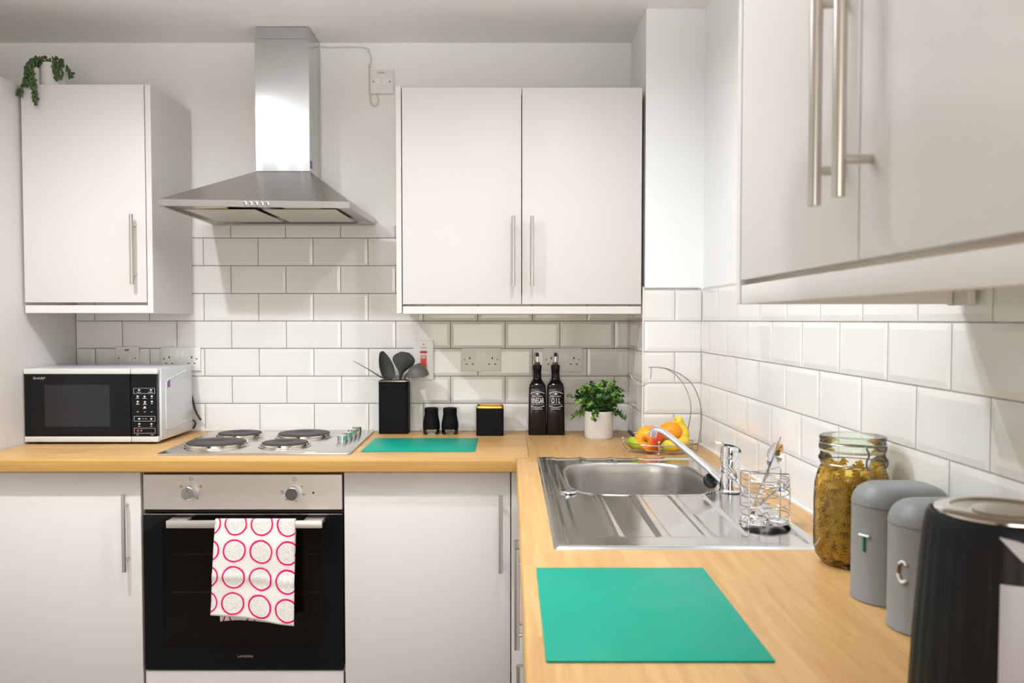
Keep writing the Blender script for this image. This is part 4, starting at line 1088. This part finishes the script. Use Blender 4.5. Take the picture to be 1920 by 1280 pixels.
part('waste', MB().lathe([(.042, -.1705), (.040, -.1690), (.020, -.1705), (0, -.1705)], ((BX0+BX1)/2, (BY0+BY1)/2, ZS), 32), M_chrome, t, world=True)
part('overflow_knob', MB().lathe([(.0205, .0002), (.0205, .0030), (.0185, .0050), (.010, .0058), (0, .0058)], (.1375, 1.985, sz(.1375, 1.94)+.0015), 36), M_chrome, t, world=True)
# black plug resting on the sink edge with its ball chain
pg = thing('sink_plug', 'black rubber sink plug leaning on the edge of the bowl by the tap', 'plug', (.484, 2.015, ZS-.002))
Mq = Matrix.Rotation(math.radians(62), 4, 'X') @ Matrix.Rotation(math.radians(25), 4, 'Y')
part('stopper', MB().lathe([(.015, -.006), (.0175, -.005), (.0185, .0), (.0185, .0035), (.017, .005), (.005, .006), (.004, .010), (0, .010)], (0, 0, .0195), 28, mtx=Mq), M_black, pg)
chp = bez([(.006, -.010, .020), (.020, -.012, .012), (.022, -.03, .004), (-.024, -.058, .0035), (.010, -.066, .0032), (.045, -.062, .0032), (.080, -.050, .0032), (.083, -.02, .0032)], 14)
cn = MB(); acc_ = 0; last = chp[0]
for q in chp:
    if (q-last).length > .0036: cn.sphere(q, .0016, 6); last = q
part('chain', cn, M_chrome, pg)

# ================================================================== TAP
TX, TY = .5235, 1.984; tz = ZS-.0008
t = thing('mixer_tap', 'chrome single-lever mixer tap with long angled spout', 'tap', (TX, TY, tz))
part('body', MB().lathe([(.0262, 0), (.0262, .003), (.0240, .006), (.0236, .045), (.0232, .046), (.0236, .047), (.0232, .084), (.0226, .0850), (.0226, .0870), (.0222, .100), (.0205, .108), (.015, .112), (0, .113)], seg=40), M_chrome, t)
sp_ = bez([(-.015, .010, .018), (-.045, .040, .048), (-.085, .080, .084), (-.118, .112, .1115), (-.138, .130, .1255), (-.150, .140, .1290), (-.158, .148, .1275)], 6)
sp = MB().tube(sp_, .0100, 16, sq=.72)
sp.cyl((-.1565, .1465, .1290), (-.1605, .1500, .1105), .0098, 18, .0104)
part('spout', sp, M_chrome, t)
lv = MB()
LP = [(-.034, .0, .1165, .0045), (-.028, 0, .1175, .0075), (-.018, 0, .1180, .0155), (-.004, 0, .1165, .0205), (.010, 0, .1120, .0215), (.019, 0, .1050, .0200), (.0228, 0, .0960, .016)]
rings = []
for x, y, z, hw in LP: rings.append([(x, -hw, z-.0022), (x-.0004, -hw*.6, z+.0014), (x, hw*.6, z+.0014), (x, hw, z-.0022), (x, hw*.6, z-.004), (x, -hw*.6, z-.004)])
lv.loft(rings); lv.sphere((-.034, 0, .1165), .0048, 12)
part('lever', lv, M_chrome, t)
part('index_dot', MB().lathe([(.0025, 0), (.0025, .0006), (0, .0006)], (-.004, -.0228, .0925), 12, axis='y'), M_black, t)

# ================================================================== CUTLERY BASKET ON THE DRAINER
KX, KY = .5080, 1.660; kz = sz(.48, 1.66)+.0006
t = thing('cutlery_basket', 'round chrome wire cutlery basket standing on the drainer', 'cutlery holder', (KX, KY, kz))
cbk = MB(); R_ = .0465
for z in (.009, .0245): cbk.tube(circ(R_, z), .0012, 6, closed=True)
cbk.tube([(R_*math.cos(a), R_*math.sin(a), .030+.062*a/(2*PI*3.2)) for a in [2*PI*3.2*k/150 for k in range(151)]], .0012, 6)
cbk.tube(circ(R_, .0945), .0012, 6, closed=True)
part('coil', cbk, M_wire, t)
for a0, hgt in ((math.radians(35), .112), (math.radians(-28), .106)):
    c_, s2 = math.cos(a0), math.sin(a0); pts_ = []
    for u, z in ((-1, .0015), (-1, hgt-.006), (-.94, hgt), (-.5, hgt-.0015), (0, hgt-.002), (.5, hgt-.0015), (.94, hgt), (1, hgt-.006), (1, .0015)): pts_.append((u*(R_+.0018)*c_, u*(R_+.0018)*s2, z))
    fr = MB().tube(pts_, .0013, 7)
    for u in (-1, 1): fr.sphere((u*(R_+.0018)*c_, u*(R_+.0018)*s2, .003), .0032, 8)
    part('frame_hoop', fr, M_wire, t)
wv = MB(); rr_ = []
for k in range(72):
    a = 2*PI*k/72; z_ = .0080+.0030*(k % 2); rr_.append((a, z_))
wv.loft([[(r_*math.cos(a), r_*math.sin(a), z_*(1 if r_ > .02 else .6)+(.0035 if r_ < .02 else 0)) for a, z_ in rr_] for r_ in (.0455, .036, .026, .012)], cap=False)
wv.b.faces.new([wv.b.verts.new((.012*math.cos(a), .012*math.sin(a), z_*.6+.0035)) for a, z_ in rr_])
part('crimped_base', wv, M_chrome, t, smooth=0)
def cutlery(name, label, cat, foot, tip, kind, ndir=(0, -1, .2)):
    g = MB(); f_ = Vector(foot); p_ = Vector(tip); ax = (p_-f_); Ln = ax.length; ax.normalize(); Mk = Mx(f_, ax, ndir)
    hw = .0052
    if kind == 'spoon':
        g.paddle(Mk, 14, Ln*.70, lambda u: hw*(1-.55*u), lambda u: 0, .0022, 2)
        g.paddle(Mk @ Matrix.Translation((Ln*.69, 0, 0)), 16, Ln*.32, lambda u: .0026+.0175*math.sin(PI*min(1, u*.93+.05))**.75, lambda u: .010*math.sin(PI*min(1, u+.02)), .0014, 8)
    elif kind == 'fork':
        g.paddle(Mk, 14, Ln*.68, lambda u: hw*(1-.5*u), lambda u: 0, .0020, 2, curve=lambda u: -.006*math.sin(PI*u))
        g.paddle(Mk @ Matrix.Translation((Ln*.67, 0, 0)), 6, Ln*.14, lambda u: .0028+.0078*sstep(0, .8, u), lambda u: .002, .0016, 4)
        for j in range(4): g.paddle(Mk @ Matrix.Translation((Ln*.80, -.0082+j*.0055, 0)), 5, Ln*.19, lambda u: .0016*(1-.6*u), lambda u: 0, .0014, 2, curve=lambda u: .004*u*u)
    else:
        g.paddle(Mk, 8, Ln*.45, lambda u: hw, lambda u: 0, .0030, 2)
        g.paddle(Mk @ Matrix.Translation((Ln*.45, 0, 0)), 12, Ln*.55, lambda u: .0070*(1-.75*u**2.5), lambda u: 0, .0012, 2)
    o = part(name, g, M_chrome if kind != 'knife' else M_steel, None, smooth=40); tag(o, label, cat, 'cutlery in the wire basket'); return o
kb = kz+.012
cutlery('spoon', 'large steel spoon standing bowl up in the wire basket', 'spoon', (KX-.034, KY-.012, kb), (KX+.029, KY+.002, kz+.165), 'spoon', (.55, -1, .2))
cutlery('knife', 'slim steel knife seen edge on, rising behind the large spoon', 'knife', (KX-.030, KY+.004, kb), (KX+.028, KY-.008, kz+.178), 'knife', (1, -.12, 0))
cutlery('fork', 'steel fork leaning left out of the wire basket towards the tap', 'fork', (KX+.014, KY+.010, kb), (KX-.078, KY+.030, kz+.116), 'fork', (.3, -1, .4))
cutlery('teaspoon', 'small steel spoon leaning right over the rim of the wire basket', 'spoon', (KX-.026, KY+.016, kb+.010), (KX+.054, KY+.020, kz+.086), 'spoon', (-.2, -.25, 1))

# ================================================================== PASTA JAR
JX, JY, JR = .5760, 1.4030, .0612
t = thing('pasta_jar', 'glass clip-top jar of fusilli pasta on the right worktop', 'jar', (JX, JY, WT+.0003))
prof = [(0.001, .0035), (.035, .0025), (.043, .0005), (.0500, .004), (.0580, .016), (.0608, .030), (.0612, .055), (.0612, .110), (.0598, .135), (.0560, .152), (.0515, .163), (.0500, .168), (.0500, .172), (.0540, .175), (.0545, .180), (.0515, .184), (.0515, .190)]
part('glass_body', MB().lathe(prof, seg=64, cap=False), M_jar, t, smooth=60)
part('glass_lid', MB().lathe([(.0500, .1935), (.0535, .1940), (.0540, .2000), (.0520, .2020), (.0520, .2090), (.0535, .2105), (.0530, .2150), (.0500, .2165), (.044, .2150), (.020, .2135), (.001, .2135)], seg=64, cap=False), M_jarlid, t, smooth=60)
part('rubber_seal', MB().lathe([(.0505, .1903), (.0535, .1903), (.0540, .1920), (.0535, .1937), (.0505, .1937)], seg=64, cap=False), mat('seal_rubber', (.55, .50, .42), .6), t)
ck_ = MB(); ck_.tube(circ(.0514, .1705, 64), .0012, 6, closed=True).tube(circ(.0535, .2045, 64), .0011, 6, closed=True)
part('wire_band', ck_, M_wire, t)
cl = MB(); an = math.radians(-74); c_, s2 = math.cos(an), math.sin(an)
def jp(u, out, z): return ((.053+out)*c_-u*s2, (.053+out)*s2+u*c_, z)
cl.tube(bez([jp(-.017, .003, .2045), jp(-.019, .005, .202), jp(-.015, .006, .194), jp(-.016, .006, .188), jp(-.020, .007, .182), jp(-.020, .007, .174), jp(-.016, .005, .168)], 4), .0017, 8)
cl.tube(bez([jp(.017, .003, .2045), jp(.019, .005, .202), jp(.015, .006, .194), jp(.016, .006, .188), jp(.020, .007, .182), jp(.020, .007, .174), jp(.016, .005, .168)], 4), .0017, 8)
cl.tube([jp(-.017, .003, .2045), jp(0, .0045, .205), jp(.017, .003, .2045)], .0016, 8)
cl.tube(bez([jp(-.017, .006, .172), jp(-.013, .007, .180), jp(-.008, .008, .186), jp(.008, .008, .186), jp(.013, .007, .180), jp(.017, .006, .172)], 4), .0016, 8)
cl.tube([jp(-.013, .006, .170), jp(-.014, .010, .140)], .0013, 6).tube([jp(.013, .006, .170), jp(.012, .010, .140)], .0013, 6).tube([jp(-.014, .010, .140), jp(.012, .010, .140)], .0013, 6)
part('wire_clip', cl, mat('dark_wire', (.22, .21, .20), .3, 1), t)
random.seed(3); fz = MB()
def fusillo(mb, c, M3, ln=.030, r=.0066):
    n = 22; ring = []
    for k in range(n+1):
        t_ = k/n; a0 = t_*2*PI*1.7; z = (t_-.5)*ln; row = []
        for b_ in range(3):
            for da, rr in ((-.22, r), (.22, r), (PI/3, r*.34)):
                a = a0+b_*2*PI/3+da; row.append(mb.b.verts.new(M3 @ Vector((rr*math.cos(a), rr*math.sin(a), z))+c))
        ring.append(row)
    for k in range(n):
        for j in range(9): mb.b.faces.new((ring[k][j], ring[k][(j+1) % 9], ring[k+1][(j+1) % 9], ring[k+1][j]))
    mb.b.faces.new(ring[0][::-1]); mb.b.faces.new(ring[n])
for L_ in range(16):
    z = .014+L_*.0095
    rm = .0600 if z > .03 else .052
    if z > .135: rm = .056
    if z > .150: rm = .048
    for q in range(11):
        a = 2*PI*q/11+L_*.9+random.uniform(-.2, .2); rr = rm-.0075-random.uniform(0, .003)
        M3 = Matrix.Rotation(a, 3, 'Z') @ Matrix.Rotation(random.uniform(-1.4, 1.4), 3, 'X')
        pc = Vector((rr*math.cos(a), rr*math.sin(a), z+random.uniform(-.003, .003)))
        # keep both ends inside the glass
        axv = M3 @ Vector((0, 0, .017)); e_ = max((pc+axv).xy.length, (pc-axv).xy.length)
        if e_ > rm-.006: pc.x *= (rm-.006)/e_; pc.y *= (rm-.006)/e_
        if pc.z-abs(axv.z) < .010: pc.z = .010+abs(axv.z)
        if pc.z+abs(axv.z) > .170: pc.z = .170-abs(axv.z)
        fusillo(fz, pc+Vector((JX, JY, WT)), M3)
fz.lathe([(.01, .02), (.038, .022), (.040, .13), (.032, .152), (0.001, .158)], (JX, JY, WT), 24, cap=False)
po = part('fusilli', fz, M_pasta, None, smooth=50)
tag(po, 'dried yellow fusilli pasta filling the clip-top glass jar', 'pasta', kind='stuff')

# ================================================================== GREY CANISTERS
def canister(label, cy, letter, rotz=0):
    CX, r = .5560, .0500; x1 = .6365
    t = thing('storage_canister', label, 'canister', (CX, cy, WT+.0003), rotz, group='grey storage canisters')
    def st(dr, z, n=16):
        rr = r+dr; xe = x1-CX
        pts = []
        for k in range(n+1): a = PI/2+PI*k/n; pts.append((rr*math.cos(a), rr*math.sin(a), z))
        rc = .030+min(0, dr)*.5; xx = xe+dr
        for k in range(7): a = -PI/2+PI/2*k/6; pts.append((xx-rc+rc*math.cos(a), -rr+rc+rc*math.sin(a), z))
        for k in range(7): a = PI/2*k/6; pts.append((xx-rc+rc*math.cos(a), rr-rc+rc*math.sin(a), z))
        return pts
    bd = MB().loft([st(-.0015, 0), st(.0006, .0010), st(.0006, .0028), st(-.0004, .0040), st(-.0004, .1395), st(-.002, .1400)])
    part('body', bd, M_greys, t, smooth=40)
    ld = [st(.0, .1402), st(.0006, .1412)]
    for k in range(9):
        a = PI/2*k/8; ld.append(st(-.026*(1-math.cos(a)), .1412+.0285*math.sin(a)))
    part('lid', MB().loft(ld), M_greys, t, smooth=50)
    M_t1 = M_tcl
    am = math.radians(208); y0 = 0
    def lp(u, z, out=.0012):    # wraps a flat sign onto the rounded end
        a = am+u/.050; return ((.0500+out)*math.cos(a), (.0500+out)*math.sin(a), z)
    g = MB(); ms = [M_t1, mat('letter_green', (.02, .26, .14), .35), mat('letter_brown', (.30, .14, .06), .4)]
    if letter == 'T':
        g.tube([lp(-.0085, .0985), lp(0, .0985), lp(.0085, .0985)], .0018, 8, mi=0)
        g.tube([lp(0, .0965), lp(0, .0755)], .0018, 8, mi=1)
    else:
        pts_ = [lp(.0085*math.cos(a)*.8, .082+.0135*math.sin(a)) for a in [math.radians(45+270*k/18) for k in range(19)]]
        g.tube(pts_[:7], .0018, 8, mi=0).tube(pts_[6:11], .0017, 8, mi=2).tube(pts_[10:], .0022, 8, mi=0)
    part('letter', g, ms, t)
    return t
canister('grey metal canister with a small T on its rounded end, beside the pasta jar', 1.2250, 'T')
canister('grey metal canister with a small C on its rounded end, beside the kettle', 1.1045, 'C')

# ================================================================== KETTLE
t = thing('kettle', 'black ribbed kettle with shiny round lid at the near right corner', 'kettle', (.4690, .790, WT+.0003))
kb_ = MB(); NS = 120; rings = []
for r_, z, rib in ((.0700, .018, 0), (.0795, .0195, 0), (.0805, .026, 1), (.0790, .060, 1), (.0765, .110, 1), (.0735, .150, 1), (.0705, .190, 1), (.0685, .2120, .6), (.0672, .2210, 0), (.0650, .2262, 0), (.0620, .2275, 0), (.0612, .2255, 0)):
    rings.append([((r_+.0006*rib*(1 if math.cos(2*PI*k/NS*30) > 0 else -1))*math.cos(2*PI*k/NS), (r_+.0006*rib*(1 if math.cos(2*PI*k/NS*30) > 0 else -1))*math.sin(2*PI*k/NS), z) for k in range(NS)])
kb_.loft(rings)
part('body', kb_, mat('kettle_black', (.006, .006, .007), .45, spec=.22), t)
part('power_base', MB().lathe([(.0780, 0), (.0830, .002), (.0835, .012), (.0800, .0170), (0, .0172)], seg=64), M_black, t)
part('lid', MB().lathe([(.0606, .2262), (.0600, .2290), (.0560, .2310), (.0460, .2318), (.0440, .2300), (.0300, .2290), (.0285, .2302), (.010, .2310), (0, .2310)], seg=64), mat('lid_steel', (.60, .55, .50), .16, 1), t)
ha = math.radians(-58); c_, s2 = math.cos(ha), math.sin(ha)
hp_ = bez([(r_*c_, r_*s2, z) for r_, z in ((.066, .205), (.095, .208), (.118, .190), (.124, .150), (.120, .100), (.105, .060), (.078, .050))], 6)
kh = MB().tube(hp_, .0125, 12)
part('handle', kh, mat('kettle_black', (.006, .006, .007), .45, spec=.22), t)
wg = MB(); al = math.radians(-122)
for k in range(8):
    a = al+k*.06; b_ = a+.06
    wg.quad((.0822*math.cos(a), .0822*math.sin(a), .030), (.0822*math.cos(b_), .0822*math.sin(b_), .030), (.0732*math.cos(b_), .0732*math.sin(b_), .178), (.0732*math.cos(a), .0732*math.sin(a), .178))
hb2 = MB()
hb2.loft([[(r_*math.cos(math.radians(g)), r_*math.sin(math.radians(g)), z) for g, z in ((-123, .2190), (-112, .2170), (-100, .2120), (-100, .1930), (-110, .2010))] for r_ in (.0700, .0745)])
part('handle_bracket', hb2, mat('gauge', (.42, .42, .47), .3), t)
part('water_gauge', wg, mat('gauge', (.42, .42, .47), .3), t)

# ================================================================== CEILING DOWNLIGHTS
for lb, x, y in (('round recessed ceiling downlight nearest the tall cabinet', -1.20, 1.70), ('round recessed ceiling downlight in front of the cooker hood', -.58, 1.62), ('round recessed ceiling downlight above the sink', .12, 1.90),
                 ):
    t = thing('ceiling_downlight', lb, 'light', (x, y, CEIL), group='recessed ceiling downlights')
    part('bezel', MB().lathe([(.030, -.002), (.042, -.003), (.043, -.0002)], seg=32, cap=False), M_steel, t)
    part('lamp_face', MB().lathe([(.028, -.0016), (0, -.0016)], seg=32, cap=False), mat('lamp_glow', (1, 1, 1), .5, emit=(1, .93, .82, 12)), t)

t = thing('added_uplighter', 'white metal bowl uplighter added out of view to brighten the ceiling', 'lamp', (-.60, 1.30, 1.95))  # unseen bowl and rods, added to hold the ceiling fill
part('bowl', MB().lathe([(.001, -.055), (.05, -.052), (.09, -.035), (.115, -.006), (.117, -.006), (.092, -.038), (.05, -.055), (.001, -.058)], seg=40, cap=False), M_white, t)
for k in range(3):
    a = 2*PI*k/3; part('rod', MB().cyl((.112*math.cos(a), .112*math.sin(a), -.006), (.01*math.cos(a), .01*math.sin(a), CEIL-1.95-.001), .0012, 6), M_steel, t)
